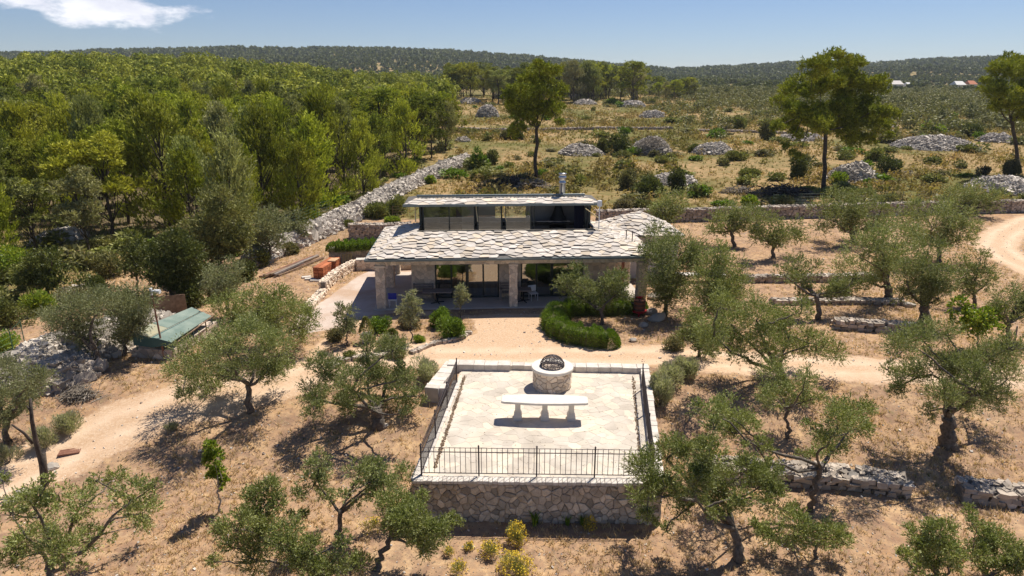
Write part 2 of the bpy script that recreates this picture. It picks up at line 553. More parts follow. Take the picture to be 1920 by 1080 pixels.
MT["gutter"] = M("painted_gutter_metal", (.16, .19, .19), (.20, .23, .23), scale=6, rough=.45, metal=.3)
MT["darkframe"] = M("dark_window_frame", (.012, .022, .020), (.018, .028, .026), scale=6, rough=.4, spec=.5)
MT["iron"] = M("wrought_iron", (.055, .045, .05), (.09, .075, .075), scale=20, rough=.6, metal=.2)
MT["steel"] = M("stainless_pipe", (.55, .54, .52), (.62, .61, .6), scale=6, rough=.28, metal=1.0)
MT["plaster"] = M("pale_plaster", (.62, .57, .52), (.68, .63, .58), scale=2, rough=.9, bump=.1)
MT["inner_wall"] = M("room_wall", (.34, .31, .29), (.40, .37, .35), scale=2, rough=.9)
MT["concrete"] = M("porch_concrete", (.47, .41, .35), (.55, .48, .41), scale=1.2, rough=.85, bump=.15)
MT["black"] = M("black_metal", (.015, .015, .016), rough=.5)
MT["navy"] = M("navy_cloth", (.02, .02, .045), rough=.9)
MT["wood"] = M("weathered_wood", (.17, .11, .07), (.28, .19, .125), scale=4, isl=.25, rough=.85, bump=.3)
MT["grey_wood"] = M("grey_wood", (.20, .17, .15), (.28, .24, .22), scale=4, isl=.15, rough=.85)
MT["yellow_wood"] = M("fresh_board", (.62, .47, .24), (.70, .55, .30), scale=4, isl=.1, rough=.8)
MT["cream_tone"] = M("plain_cream", (.60, .50, .36), (.68, .58, .42), scale=4, rough=.9)
MT["terracotta"] = M("terracotta_block", (.42, .13, .055), (.50, .18, .08), scale=6, ob=.3, rough=.85)
MT["clay_tile"] = M("pale_clay_tile", (.66, .40, .22), (.72, .48, .28), scale=6, isl=.1, rough=.85)
MT["rust"] = M("rusty_iron", (.20, .09, .06), (.30, .15, .10), scale=14, rough=.85, bump=.2)
MT["shedgreen"] = M("faded_green_sheet", (.15, .21, .18), (.23, .285, .24), scale=1.6, rough=.5, bump=.05, c3=None)
MT["shedgreen2"] = M("dark_green_sheet", (.05, .11, .105), (.07, .14, .13), scale=1.5, rough=.5)
MT["worn_yellow"] = M("sunbleached_sheet", (.38, .34, .22), (.30, .32, .24), scale=1.5, rough=.6)
MT["redpaint"] = M("red_paint", (.42, .02, .03), (.35, .03, .03), rough=.4)
MT["barrel"] = M("barrel_stave", (.20, .075, .045), (.28, .11, .07), scale=8, isl=.2, rough=.75)
MT["white_paint"] = M("white_paint", (.75, .75, .76), rough=.5)
MT["blue"] = M("blue_plastic", (.015, .04, .36), rough=.4)
MT["greenwire"] = M("green_wire", (.05, .12, .07), rough=.5)
MT["straw"] = M("dry_straw", (.50, .355, .185), (.62, .45, .25), scale=.8, isl=.35, rough=.8, trans=.25)
MT["litter"] = M("ground_litter", (.24, .17, .11), (.38, .28, .19), scale=.8, isl=.5, rough=.9)
MT["fieldgrass"] = M("field_grass", (.14, .14, .035), (.42, .285, .12), scale=.12, isl=.45, rough=.8, trans=.3, detail=7)
MT["greengrass"] = M("green_weeds", (.10, .14, .03), (.17, .20, .05), scale=.5, isl=.35, rough=.8, trans=.3)
MT["pebble"] = M("pale_pebble", (.50, .44, .38), (.62, .57, .5), scale=3, isl=.25, rough=.9)
MT["redroof"] = M("far_clay_roof", (.45, .17, .09), rough=.9)
MT["whitewall"] = M("far_white_wall", (.7, .68, .64), rough=.9)
MT["pot"] = M("white_grey_pot", (.50, .47, .44), (.58, .55, .52), scale=5, rough=.8)


def glass(name, refl, tint):
    m = bpy.data.materials.new(name); m.use_nodes = True; nt = m.node_tree; n = nt.nodes; n.clear()
    out = n.new("ShaderNodeOutputMaterial"); tr = n.new("ShaderNodeBsdfTransparent"); gl = n.new("ShaderNodeBsdfGlossy"); fr = n.new("ShaderNodeFresnel")
    tr.inputs[0].default_value = (*tint, 1); gl.inputs["Roughness"].default_value = .015; gl.inputs[0].default_value = (.9, .92, .9, 1)
    fr.inputs[0].default_value = 1.5
    ad = n.new("ShaderNodeMath"); ad.operation = "ADD"; ad.use_clamp = True; ad.inputs[1].default_value = refl
    mx = n.new("ShaderNodeMixShader")
    _lnk(nt, fr.outputs[0], ad.inputs[0]); _lnk(nt, ad.outputs[0], mx.inputs[0]); _lnk(nt, tr.outputs[0], mx.inputs[1]); _lnk(nt, gl.outputs[0], mx.inputs[2]); _lnk(nt, mx.outputs[0], out.inputs[0])
    return m


MT["glass"] = glass("coated_glass", .30, (.45, .5, .48))
MT["upglass"] = glass("upper_glass", .22, (.7, .76, .74))


def ground_material():
    m = bpy.data.materials.new("earth"); m.use_nodes = True; nt = m.node_tree; n = nt.nodes; n.clear()
    out = n.new("ShaderNodeOutputMaterial"); bs = n.new("ShaderNodeBsdfPrincipled"); bs.inputs["Roughness"].default_value = .95; bs.inputs["Specular IOR Level"].default_value = .1
    at = n.new("ShaderNodeAttribute"); at.attribute_name = "mask"
    at2 = n.new("ShaderNodeAttribute"); at2.attribute_name = "rut"
    sp = n.new("ShaderNodeSeparateColor"); _lnk(nt, at.outputs["Color"], sp.inputs[0])
    geo = n.new("ShaderNodeNewGeometry")

    def noise(scale, detail=6, rough=.65):
        x = n.new("ShaderNodeTexNoise"); x.inputs["Scale"].default_value = scale; x.inputs["Detail"].default_value = detail; x.inputs["Roughness"].default_value = rough
        _lnk(nt, geo.outputs["Position"], x.inputs[0]); return x.outputs[0]

    def rng(v, a, b, c=0, d=1):
        x = n.new("ShaderNodeMapRange"); x.inputs[1].default_value = a; x.inputs[2].default_value = b; x.inputs[3].default_value = c; x.inputs[4].default_value = d
        _lnk(nt, v, x.inputs[0]); return x.outputs[0]

    def mix(f, a, b):
        x = n.new("ShaderNodeMix"); x.data_type = "RGBA"
        if isinstance(f, float): x.inputs[0].default_value = f
        else: _lnk(nt, f, x.inputs[0])
        for i, c in ((6, a), (7, b)):
            if isinstance(c, tuple): x.inputs[i].default_value = (*c, 1)
            else: _lnk(nt, c, x.inputs[i])
        return x.outputs[2]

    def math_(op, a, b):
        x = n.new("ShaderNodeMath"); x.operation = op
        for i, c in enumerate((a, b)):
            if isinstance(c, (int, float)): x.inputs[i].default_value = c
            else: _lnk(nt, c, x.inputs[i])
        return x.outputs[0]
    big = noise(.22); mid = noise(1.4); fin = noise(9, 5, .75); tiny = noise(26, 4, .85); clod = noise(4.5, 6, .8); fld = noise(.045, 8, .6)
    soil = mix(rng(big, .38, .62), (.44, .265, .14), (.57, .38, .21))
    soil = mix(math_('MULTIPLY', rng(mid, .38, .60), .9), soil, (.27, .165, .115))
    soil = mix(math_("MULTIPLY", rng(fin, .48, .66), .55), soil, (.58, .43, .27))
    soil = mix(math_("MULTIPLY", rng(tiny, .52, .68), .5), soil, (.19, .12, .08))
    soil = mix(math_('MULTIPLY', rng(clod, .50, .60), .6), soil, (.235, .145, .10))
    soil = mix(math_('MULTIPLY', rng(clod, .44, .38), .5), soil, (.62, .46, .28))
    road = mix(rng(mid, .35, .65), (.62, .435, .29), (.71, .54, .39))
    road = mix(math_("MULTIPLY", rng(fin, .5, .7), .35), road, (.50, .33, .21))
    road = mix(math_("MULTIPLY", rng(tiny, .54, .7), .3), road, (.72, .60, .48))
    road = mix(math_('MULTIPLY', math_('SUBTRACT', 1.0, at2.outputs['Fac']), .7), road, mix(rng(fin, .45, .6), (.46, .29, .17), (.60, .44, .30)))
    conc = mix(rng(mid, .4, .6), (.52, .42, .35), (.58, .48, .41))
    conc = mix(rng(big, .45, .6), conc, (.46, .33, .24))
    grs = mix(rng(fld, .43, .55), (.14, .13, .035), (.44, .28, .145))
    grs = mix(rng(mid, .4, .7), grs, (.11, .115, .035))
    grs = mix(math_("MULTIPLY", rng(clod, .5, .62), .6), grs, (.10, .10, .03))
    grs = mix(math_("MULTIPLY", rng(fin, .5, .7), .5), grs, (.38, .27, .14))
    wv = math_("MULTIPLY", math_("SUBTRACT", mid, .5), 1.1)
    wv2 = math_("MULTIPLY", math_("SUBTRACT", fin, .5), .5)
    wsum = math_("ADD", wv, wv2)
    r_ = rng(math_("ADD", sp.outputs[0], wsum), .38, .62)
    g_ = rng(math_("ADD", sp.outputs[1], wsum), .30, .70)
    b_ = rng(math_("ADD", sp.outputs[2], math_("MULTIPLY", wsum, .4)), .42, .58)
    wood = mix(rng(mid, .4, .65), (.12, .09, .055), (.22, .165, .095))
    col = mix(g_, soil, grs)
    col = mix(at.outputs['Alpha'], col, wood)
    col = mix(r_, col, road)
    col = mix(b_, col, conc)
    _lnk(nt, col, bs.inputs["Base Color"])
    hs = math_("ADD", math_("MULTIPLY", fin, .7), math_("MULTIPLY", tiny, .3))
    bp = n.new("ShaderNodeBump"); bp.inputs["Strength"].default_value = .55; bp.inputs["Distance"].default_value = .06
    _lnk(nt, hs, bp.inputs["Height"]); _lnk(nt, bp.outputs[0], bs.inputs["Normal"])
    _lnk(nt, bs.outputs[0], out.inputs[0])
    return m


MT["ground"] = ground_material()

# ------------------------------------------------------------------ ground sheet: ground, dirt path, courtyard share one surface
def gpl(pts): return np.array([gp(*p)[:2] for p in pts])


PATH1 = gpl([(-120, 960), (0, 905), (100, 858), (220, 795), (330, 758), (430, 735), (540, 712), (620, 690), (700, 668), (800, 660)])
PATH2 = gpl([(800, 668), (950, 668), (1100, 668), (1250, 668), (1400, 680), (1560, 688), (1700, 694), (1850, 700), (2050, 712)])
PATH3 = gpl([(2050, 560), (1950, 510), (1895, 485), (1868, 462), (1880, 440), (1925, 415), (2000, 400)])
YARD = gpl([(600, 640), (690, 594), (1040, 588), (1018, 612), (1030, 640), (1090, 662), (1170, 668), (1190, 684), (840, 690), (745, 680), (770, 660), (840, 640), (893, 625), (890, 600), (800, 583), (660, 618), (560, 690)])
COURT = gpl([(560, 590), (610, 562), (668, 520), (700, 505), (780, 503), (778, 583), (690, 592), (640, 615), (540, 630)])


def d_line(x, y, P):
    best = np.full(x.shape, 1e9)
    for a, b in zip(P[:-1], P[1:]):
        ab = b - a; t = np.clip(((x - a[0]) * ab[0] + (y - a[1]) * ab[1]) / (ab @ ab), 0, 1)
        best = np.minimum(best, np.hypot(x - a[0] - t * ab[0], y - a[1] - t * ab[1]))
    return best


def inside(x, y, P):
    c = np.zeros(x.shape, bool); n = len(P)
    for i in range(n):
        (x1, y1), (x2, y2) = P[i], P[(i + 1) % n]
        if y1 == y2: continue
        c ^= ((y1 > y) != (y2 > y)) & (x < (x2 - x1) * (y - y1) / (y2 - y1) + x1)
    return c


def sd_poly(x, y, P):
    d = d_line(x, y, np.vstack([P, P[:1]]))
    return np.where(inside(x, y, P), -d, d)


def masks(x, y):
    w = .35 * wob(x, y, 1.6, off=2)
    r = np.clip(.5 - (d_line(x, y, PATH1) - 1.55 + w) / 1.0, 0, 1)
    r = np.maximum(r, np.clip(.5 - (d_line(x, y, PATH2) - 1.35 + w) / 1.0, 0, 1))
    r = np.maximum(r, np.clip(.5 - (d_line(x, y, PATH3) - 1.5 + w) / 1.2, 0, 1))
    r = np.maximum(r, np.clip(.5 - (sd_poly(x, y, YARD) + w * .4) / .6, 0, 1))
    c = np.clip(.5 - (sd_poly(x, y, COURT) + w * .2) / .4, 0, 1)
    # field vegetation: behind the back wall and in the wood
    back = 64 + .07 * (x - 8)
    g = sstep((y - back + 1) / 3) * np.where(x > 5, 1.0, 1.0)
    g = np.maximum(g, sstep((y - 52) / 6) * sstep((-x - 16) / 5))
    g = np.maximum(g, sstep((y - 33) / 6) * sstep((-x - 24) / 5) * .9)
    g = np.maximum(g, .22 + 0 * x)
    return r, g * (1 - c), c


def axis(a, b, s, lim, ratio, two=True):
    c = list(np.arange(a, b, s)); d = s; p = c[-1]
    while p < lim: d *= ratio; p += d; c.append(p)
    if two:
        d = s; p = c[0]
        while p > -lim: d *= ratio; p -= d; c.insert(0, p)
    return np.array(c)


gx = axis(-46, 52, .36, 2700, 1.055)
gy = axis(7, 80, .36, 3200, 1.04, two=False)
X, Y = np.meshgrid(gx, gy)
Z = hgt(X, Y)
mk = masks(X, Y)
nx_, ny_ = len(gx), len(gy)
ii = (np.arange(ny_ - 1)[:, None] * nx_ + np.arange(nx_ - 1)[None, :])
quads = np.stack([ii, ii + 1, ii + nx_ + 1, ii + nx_], -1).reshape(-1, 4)
flatv = np.stack([X, Y, Z], -1).reshape(-1, 3)
mr_, mg_, mb_ = [m.reshape(-1) for m in mk]
fr_ = mr_[quads].mean(1); fb_ = mb_[quads].mean(1)
dd_ = np.minimum(np.minimum(d_line(X, Y, PATH1), d_line(X, Y, PATH2)), d_line(X, Y, PATH3)) + .12 * wob(X, Y, 3.0)
rut_ = np.exp(-((dd_ - .72) / .30) ** 2).reshape(-1)
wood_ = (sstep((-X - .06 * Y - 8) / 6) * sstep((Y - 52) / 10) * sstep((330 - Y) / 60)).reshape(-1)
cls = np.where(fb_ > .5, 2, np.where(fr_ > .5, 1, 0))
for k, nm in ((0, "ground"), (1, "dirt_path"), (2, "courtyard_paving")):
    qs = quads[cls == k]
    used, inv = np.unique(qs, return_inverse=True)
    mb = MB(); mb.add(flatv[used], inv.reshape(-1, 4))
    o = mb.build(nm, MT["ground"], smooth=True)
    ca = o.data.color_attributes.new("mask", "FLOAT_COLOR", "POINT")
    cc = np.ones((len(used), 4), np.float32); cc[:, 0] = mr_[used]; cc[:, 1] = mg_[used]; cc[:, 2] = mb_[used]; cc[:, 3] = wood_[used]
    ca.data.foreach_set("color", cc.ravel())
    ra = o.data.attributes.new("rut", "FLOAT", "POINT"); ra.data.foreach_set("value", rut_[used].astype(np.float32))
    tag(o, kind="structure")

# ------------------------------------------------------------------ house
def build_house():
    A = np.array([-7.62, 36.71]); B = np.array([7.70, 37.52])
    phi = math.atan2(B[1] - A[1], B[0] - A[0])
    W = float(np.hypot(*(B - A)))
    h = root("stone_house", "low stone house with irregular stone slab roof, glazed upper room and pillared porch", "house", (A[0], A[1], 0), rz=phi, world_geo=False)
    rg = random.Random(3)
    wall = MT["wallstone"]

    def fn_front(v0):
        return lambda x, y, d: (x, v0 - d, y)

    def fn_back(v0):
        return lambda x, y, d: (x, v0 + d, y)

    def fn_left(u0):
        return lambda x, y, d: (u0 - d, x, y)

    def fn_right(u0):
        return lambda x, y, d: (u0 + d, x, y)

    def rect(x0, x1, y0, y1): return [(x0, y0), (x1, y0), (x1, y1), (x0, y1)]
    # porch floor slabs
    mb = MB(); bevbox(mb, -.2, W + .15, -.1, 8.0, -.3, .07, .02); mb.build("porch_floor", MT["concrete"], h)
    # columns: a plain core with stones on every side and a capital
    def column(u, v, w=.48, nm="column"):
        mb = MB(); box(mb, u, u + w, v, v + w, .07, 2.6)
        c = mb.build("column", MT["mortar"], h)
        mb = MB()
        clad(mb, rect(u, u + w, .07, 2.45), .24, .17, fn_front(v), rg, gap=.013, th=.025)
        clad(mb, rect(v, v + w, .07, 2.45), .24, .17, fn_left(u), rg, gap=.013, th=.025)
        clad(mb, rect(v, v + w, .07, 2.45), .24, .17, fn_right(u + w), rg, gap=.013, th=.025)
        clad(mb, rect(u, u + w, .07, 2.45), .24, .17, fn_back(v + w), rg, gap=.013, th=.025)
        box(mb, u - .06, u + w + .06, v - .06, v + w + .06, 2.46, 2.58)
        mb.build("facing_stones", wall, c)
    column(0, 0); column(7.5, 0, .42); column(W - .5, 0, .5)
    column(0.0, 4.2); column(0, 7.4); column(W - .5, 4.2); column(13.45, 1.9, .42); column(14.15, 3.4, .42)
    # beam over the columns
    mb = MB()
    box(mb, .03, W - .03, .04, .42, 2.6, 3.02); box(mb, .04, .42, .42, 7.8, 2.6, 3.02); box(mb, W - .42, W - .04, .42, 7.8, 2.6, 3.02)
    b = mb.build("beam", MT["mortar"], h)
    mb = MB()
    clad(mb, rect(0, W, 2.6, 3.0), .28, .2, fn_front(.04), rg, gap=.013, th=.03)
    clad(mb, rect(.05, 7.8, 2.6, 3.0), .28, .2, fn_left(.04), rg, gap=.013, th=.03)
    clad(mb, rect(.05, 7.8, 2.6, 3.0), .28, .2, fn_right(W - .04), rg, gap=.013, th=.03)
    mb.build("facing_stones", wall, b)
    # walls with openings for the glazing
    v0 = 1.87
    segs = [(1.83, 3.19, .07, 3.0), (6.97, 8.25, .07, 3.0), (11.98, 13.5, .07, 3.0), (3.19, 6.97, 2.2, 3.0), (8.25, 11.98, 2.2, 3.0)]
    mb = MB()
    for a, b_, c, d in segs: box(mb, a, b_, v0, v0 + .3, c, d)
    box(mb, 1.83, 2.13, v0 + .3, 7.6, .07, 3.0); box(mb, 13.2, 13.5, v0 + .3, 7.6, .07, 3.0); box(mb, 1.83, 13.5, 7.6, 7.9, .07, 3.0)
    wl_ = mb.build("wall", MT["mortar"], h)
    mb = MB()
    for a, b_, c, d in segs: clad(mb, rect(a, b_, c, d), .26, .19, fn_front(v0), rg, gap=.013, th=.03)
    clad(mb, rect(v0, 7.9, .07, 3.0), .26, .19, fn_left(1.83), rg, gap=.013, th=.03)
    clad(mb, rect(v0, 7.9, .07, 3.0), .26, .19, fn_right(13.5), rg, gap=.013, th=.03)
    mb.build("facing_stones", wall, wl_)
    mb = MB(); box(mb, 2.2, 13.1, v0 + .35, 7.5, .05, .09); box(mb, 2.2, 13.1, 5.9, 6.0, .16, 2.9); mb.build("room_interior", MT["inner_wall"], h)
    # lower glazing, two sliding windows
    for (a, b_, cuts) in ((3.19, 6.97, (4.15, 5.08, 6.03)), (8.25, 11.98, (9.18, 10.1, 11.05))):
        mb = MB(); y0, y1 = v0 - .02, v0 + .08; z0, z1 = .07, 2.2
        box(mb, a, a + .09, y0, y1, z0, z1); box(mb, b_ - .09, b_, y0, y1, z0, z1)
        box(mb, a + .09, b_ - .09, y0, y1, z1 - .09, z1); box(mb, a + .09, b_ - .09, y0, y1, z0, z0 + .1)
        for k, c in enumerate(cuts):
            w = .09 if k == 1 else .05
            box(mb, c - w, c + w, y0 + .01, y1 - .01, z0 + .1, z1 - .09)
        w_ = mb.build("window", MT["darkframe"], h)
        xs = [a + .09] + list(cuts) + [b_ - .09]
        for k in range(4):
            mb = MB(); x0, x1 = xs[k], xs[k + 1]
            mb.add([(x0, v0 + .03, z0 + .1), (x1, v0 + .03, z0 + .1), (x1, v0 + .03, z1 - .09), (x0, v0 + .03, z1 - .09)], [[0, 1, 2, 3]])
            mb.build("pane", MT["glass"], w_)
        if a < 5:
            for cx in (3.55, 4.0, 4.55, 5.55, 6.1, 6.6):  # narrow cream pleated strips standing upright behind the left panes
                mb = MB()
                n = 14; v = []
                for i in range(n + 1):
                    x = cx - .11 + .22 * i / n; y = v0 + .55 + .05 * math.sin(i * 2.1)
                    v += [(x, y, .2), (x, y, 1.5)]
                mb.add(v, [[2 * i, 2 * i + 2, 2 * i + 3, 2 * i + 1] for i in range(n)])
                mb.build("pleated_strip", MT["cream_tone"], h)
    # dark door at the right gallery
    mb = MB(); box(mb, 13.5, 14.9, 3.9, 3.98, .07, 2.5)
    d_ = mb.build("door", MT["rust"], h)
    mb = MB(); box(mb, 14.0, 14.04, 3.84, 3.9, 1.0, 1.2); mb.build("handle", MT["iron"], d_)
    # main roof: a hipped shell and its stone slabs
    ze, sl = 3.04, .305
    U0, U1, V0, V1 = -.38, W + .32, -.38, 8.3
    k = 2.95; kl = 2.6

    def zr(t): return ze + sl * t
    mb = MB()
    P = [(U0, V0, ze), (U1, V0, ze), (U1, V1, ze), (U0, V1, ze), (U0 + kl, V0 + k, zr(k)), (U1 - k, V0 + k, zr(k)), (U1 - k, V1 - k, zr(k)), (U0 + kl, V1 - k, zr(k))]
    P2 = [(x, y, z - .1) for x, y, z in P]
    mb.add(P + P2, [[0, 1, 5, 4], [1, 2, 6, 5], [2, 3, 7, 6], [3, 0, 4, 7], [8, 12, 13, 9], [9, 13, 14, 10], [10, 14, 15, 11], [11, 15, 12, 8], [0, 8, 9, 1], [1, 9, 10, 2], [2, 10, 11, 3], [3, 11, 8, 0]])
    roof = mb.build("roof", MT["roofbase"], h)

    def tiles(mb, L, H, fn, step=.255, w=.52, th=.035, clips=()):
        """irregular slabs, each laid with its lower edge raised; L along the eave, H up the slope; fn(a,b,h)->3D"""
        for poly in cells([(-.05, -.07), (L + .05, -.07), (L + .05, H), (-.05, H)], w, step, .005, rg, jit=.48, drop=.14):
            for c in clips:
                if len(poly) > 2: poly = clip(poly, *c)
            if len(poly) < 3: continue
            ys = [p[1] for p in poly]; xs = [p[0] for p in poly]; y0, y1 = min(ys), max(ys); x0, x1 = min(xs), max(xs)
            if y1 - y0 < .08 or x1 - x0 < .08: continue
            up = rg.uniform(.04, .09); tilt = rg.uniform(-.02, .02)
            hs = [up * (1 - (y - y0) / (y1 - y0)) + .02 + tilt * ((x - x0) / (x1 - x0) - .5) for x, y in poly]
            n = len(poly)
            mb.poly([fn(x, y, q) for (x, y), q in zip(poly, hs)] + [fn(x, y, q - th) for (x, y), q in zip(poly, hs)],
                    [list(range(n)), list(range(n, 2 * n))[::-1]] + [[n + i, n + (i + 1) % n, (i + 1) % n, i] for i in range(n)])
    mb = MB()
    L = U1 - U0; D = V1 - V0; q = kl / k
    tiles(mb, L, k, lambda a, b, hh: (U0 + a, V0 + b, zr(b) + hh), clips=((-1, q, 0), (1, 1, L)))
    tiles(mb, D, kl, lambda a, b, hh: (U0 + b, V1 - a, zr(b / q) + hh), clips=((-1, 1 / q, 0), (1, 1 / q, D)))
    tiles(mb, D, k, lambda a, b, hh: (U1 - b, V0 + a, zr(b) + hh), clips=((-1, 1, 0), (1, 1, D)))
    tiles(mb, L, k, lambda a, b, hh: (U1 - a, V1 - b, zr(b) + hh), clips=((-1, 1, 0), (1, q, L)))
    mb.build("stone_slabs", MT["rooftile"], roof)
    mb = MB()
    box(mb, U0 - .1, U1 + .1, V0 - .13, V0 - .01, ze - .11, ze + .0); box(mb, U0 - .13, U0 - .01, V0, V1, ze - .11, ze)
    box(mb, U1 + .01, U1 + .13, V0, V1, ze - .11, ze)
    mb.build("gutter", MT["gutter"], roof)
    zt = zr(k)
    u0, u1 = U0 + kl + .02, U1 - k - .02
    # sunken deck in front of the upper room, edged by a dark rim
    mb = MB(); box(mb, u0 - .05, u1 + .05, V0 + k + .02, V0 + k + .07, zt - .3, zt + .06); mb.build("deck_rim", MT["darkframe"], h)
    mb = MB(); box(mb, u0 - .05, u1 + .05, V0 + k + .073, V0 + k + .20, zt - .9, zt + .04); mb.build("deck_parapet", MT["inner_wall"], h)
    vg, vb = 4.75, 7.0
    zf, z1 = 3.2, 5.19
    mb = MB(); box(mb, u0, u1, V0 + k + .11, vb, zf - .1, zf); mb.build("upper_deck", MT["concrete"], h)
    # upper room
    sc_ = lambda u: 7.88 + (u - 7.76) * 1.047
    du0, du1 = sc_(2.3), sc_(12.45)
    mb = MB()
    box(mb, du0 - .05, du1 + .05, vg - .06, vg + .12, zf, zf + .1)
    box(mb, du0 - .05, du1 + .05, vg - .04, vg + .1, z1 - .1, z1)
    posts = [(2.3, .12), (2.5, .07), (4.02, .07), (5.5, .07), (5.68, .1), (7.1, .09), (7.36, .05), (8.85, .07), (9.03, .07), (12.12, .09), (12.33, .12)]
    for u, w in posts: box(mb, sc_(u), sc_(u + w), vg - .03, vg + .08, zf + .1, z1 - .1)
    up = mb.build("upper_room_frame", MT["darkframe"], h)
    for a, b_ in ((2.57, 4.02), (4.09, 5.5), (5.78, 7.1), (7.41, 8.85)):
        a, b_ = sc_(a), sc_(b_)
        mb = MB(); mb.add([(a, vg + .02, zf + .1), (b_, vg + .02, zf + .1), (b_, vg + .02, z1 - .1), (a, vg + .02, z1 - .1)], [[0, 1, 2, 3]])
        mb.build("pane", MT["upglass"], up)
    mb = MB()
    W0, W1 = 6.9, 8.9
    box(mb, du0 + .1, 3.95, vb - .12, vb, zf, z1); box(mb, 3.95, 4.25, vb - .12, vb, zf, 4.3); box(mb, 4.25, W0, vb - .12, vb, zf, z1); box(mb, W1, du1 - .1, vb - .12, vb, zf, z1)
    box(mb, W0, W1, vb - .12, vb, z1 - .3, z1); box(mb, W0, W1, vb - .12, vb, zf, 3.9)
    box(mb, du0, du0 + .1, vg + .12, vb, zf - .1, z1); box(mb, du1 - .1, du1, vg + .12, vb, zf - .1, z1)
    box(mb, 4.75, 5.55, vg + 1.0, vg + 1.1, zf, z1 - .05)
    mb.build("upper_room_wall", MT["inner_wall"], h)
    mb = MB(); box(mb, 3.35, 4.75, vg + 1.3, vg + 1.34, zf, z1 - .1); mb.build("dark_panel", MT["black"], h)
    # hooded fireplace, curtain, low furniture inside
    mb = MB(); lathe(mb, [(.60, .62), (.58, .7), (.42, 1.0), (.3, 1.3), (.22, 1.6), (.18, 1.85)], (sc_(10.65), 6.0, zf), 18); lathe(mb, [(.5, 0), (.55, .1), (.55, .3), (.0, .32)], (sc_(10.65), 6.0, zf), 18)
    mb.build("fireplace", MT["black"], h, smooth=True)
    mb = MB(); n = 30; v = []
    for i in range(n + 1):
        x = sc_(11.5 + .6 * i / n); y = vg + .3 + .05 * math.sin(i * 1.7); v += [(x, y, zf + .02), (x, y, z1 - .1)]
    mb.add(v, [[2 * i, 2 * i + 2, 2 * i + 3, 2 * i + 1] for i in range(n)]); mb.build("dark_curtain", MT["navy"], h)
    # tilted wind boards standing out from the glazing
    for u, s in ((2.06, .05), (5.60, .1), (7.14, .24)):
        mb = MB(); v = []; u = sc_(u)
        for x, y in ((0, 0), (.06, 0)):
            v += [(u + x + s, vg - .75, z1 - .95), (u + x + s, vg - .67, z1 - .95), (u + x, vg - .15, z1 - .02), (u + x, vg - .25, z1 - .02)]
        mb.add(v, [[0, 1, 2, 3], [7, 6, 5, 4], [0, 4, 5, 1], [1, 5, 6, 2], [2, 6, 7, 3], [3, 7, 4, 0]])
        mb.build("wind_board", MT["yellow_wood"], h)
    # upper roof
    a0, a1, b0, rz = 1.28, 13.28, 4.12, 5.27
    r0, r1, rb = 2.0, 12.5, 5.45
    zt2 = rz + .22
    mb = MB()
    P = [(a0, b0, rz), (a1, b0, rz), (a1, 7.5, rz - .02), (a0, 7.5, rz - .02), (r0, rb, zt2), (r1, rb, zt2), (r1, 6.4, zt2), (r0, 6.4, zt2)]
    P2 = [(a0, b0, rz - .1), (a1, b0, rz - .1), (a1, 7.5, rz - .12), (a0, 7.5, rz - .12)]
    mb.add(P + P2, [[0, 1, 5, 4], [1, 2, 6, 5], [2, 3, 7, 6], [3, 0, 4, 7], [4, 5, 6, 7], [8, 11, 10, 9], [0, 8, 9, 1], [1, 9, 10, 2], [2, 10, 11, 3], [3, 11, 8, 0]])
    ur = mb.build("upper_roof", MT["roofbase"], h)
    mb = MB(); H = rb - b0; L = a1 - a0; g0 = (r0 - a0) / H; g1 = (a1 - r1) / H
    s2 = (zt2 - rz) / H
    tiles(mb, L, H, lambda a, b, hh: (a0 + a, b0 + b, rz + s2 * b + hh * .6), step=.42, w=.5, clips=((-1, g0, 0), (1, g1, L)))
    mb.build("stone_slabs", MT["rooftile"], ur)
    mb = MB(); box(mb, a0 - .03, a1 + .03, b0 - .1, b0 - .01, rz - .1, rz + .03); mb.build("gutter", MT["gutter"], ur)
    mb = MB(); tube(mb, [(r0, rb + .05, zt2 + .12), (r1, rb + .05, zt2 + .12)], .07, 8)
    for i in range(44):
        u = r0 + .1 + (r1 - r0 - .2) * i / 43; box(mb, u - .035, u + .035, rb - .16, rb + .02, zt2 + .03, zt2 + .07)
    mb.build("ridge_cap", MT["gutter"], ur)
    # flue pipe
    mb = MB(); c = (sc_(10.75) + .1, 5.75, 0); lathe(mb, [(.19, 5.3), (.19, 6.30), (.22, 6.31), (.22, 6.37), (.19, 6.38), (.19, 6.62), (.25, 6.63), (.25, 6.71), (.21, 6.72), (.21, 6.86), (.25, 6.87), (.25, 6.92), (.02, 6.94)], c, 20)
    mb.build("chimney_pipe", MT["steel"], h, smooth=True)
    # lamp mast at the roof corner and rail
    mx_, my_ = 12.98, 2.8
    mb = MB(); tube(mb, [(mx_, my_, 3.85), (mx_, my_, 5.5)], .03, 8); bevbox(mb, mx_ - .13, mx_ + .13, my_ - .08, my_ + .08, 5.32, 5.68, .03)
    m_ = mb.build("roof_mast", MT["white_paint"], h)
    mb = MB(); tube(mb, [(mx_ - .75, my_ + .6, 5.1), (mx_, my_, 4.6)], .025, 6); m2 = mb.build("mast_brace", MT["yellow_wood"], h)
    mb = MB()
    tube(mb, [(12.7, 2.62, zt + .12), (14.6, 2.35, zt + .02)], .015, 6)
    for p in ((14.55, 2.3), (14.85, 2.0)): tube(mb, [(p[0], p[1], 3.2), (p[0], p[1], 3.98)], .03, 6)
    tube(mb, [(14.55, 2.3, 3.98), (14.85, 2.0, 3.95), (15.6, 1.6, 3.6)], .025, 6)
    mb.build("roof_handrail", MT["iron"], h)
    return h, A, phi, W


HOUSE, HA, HPHI, HW = build_house()


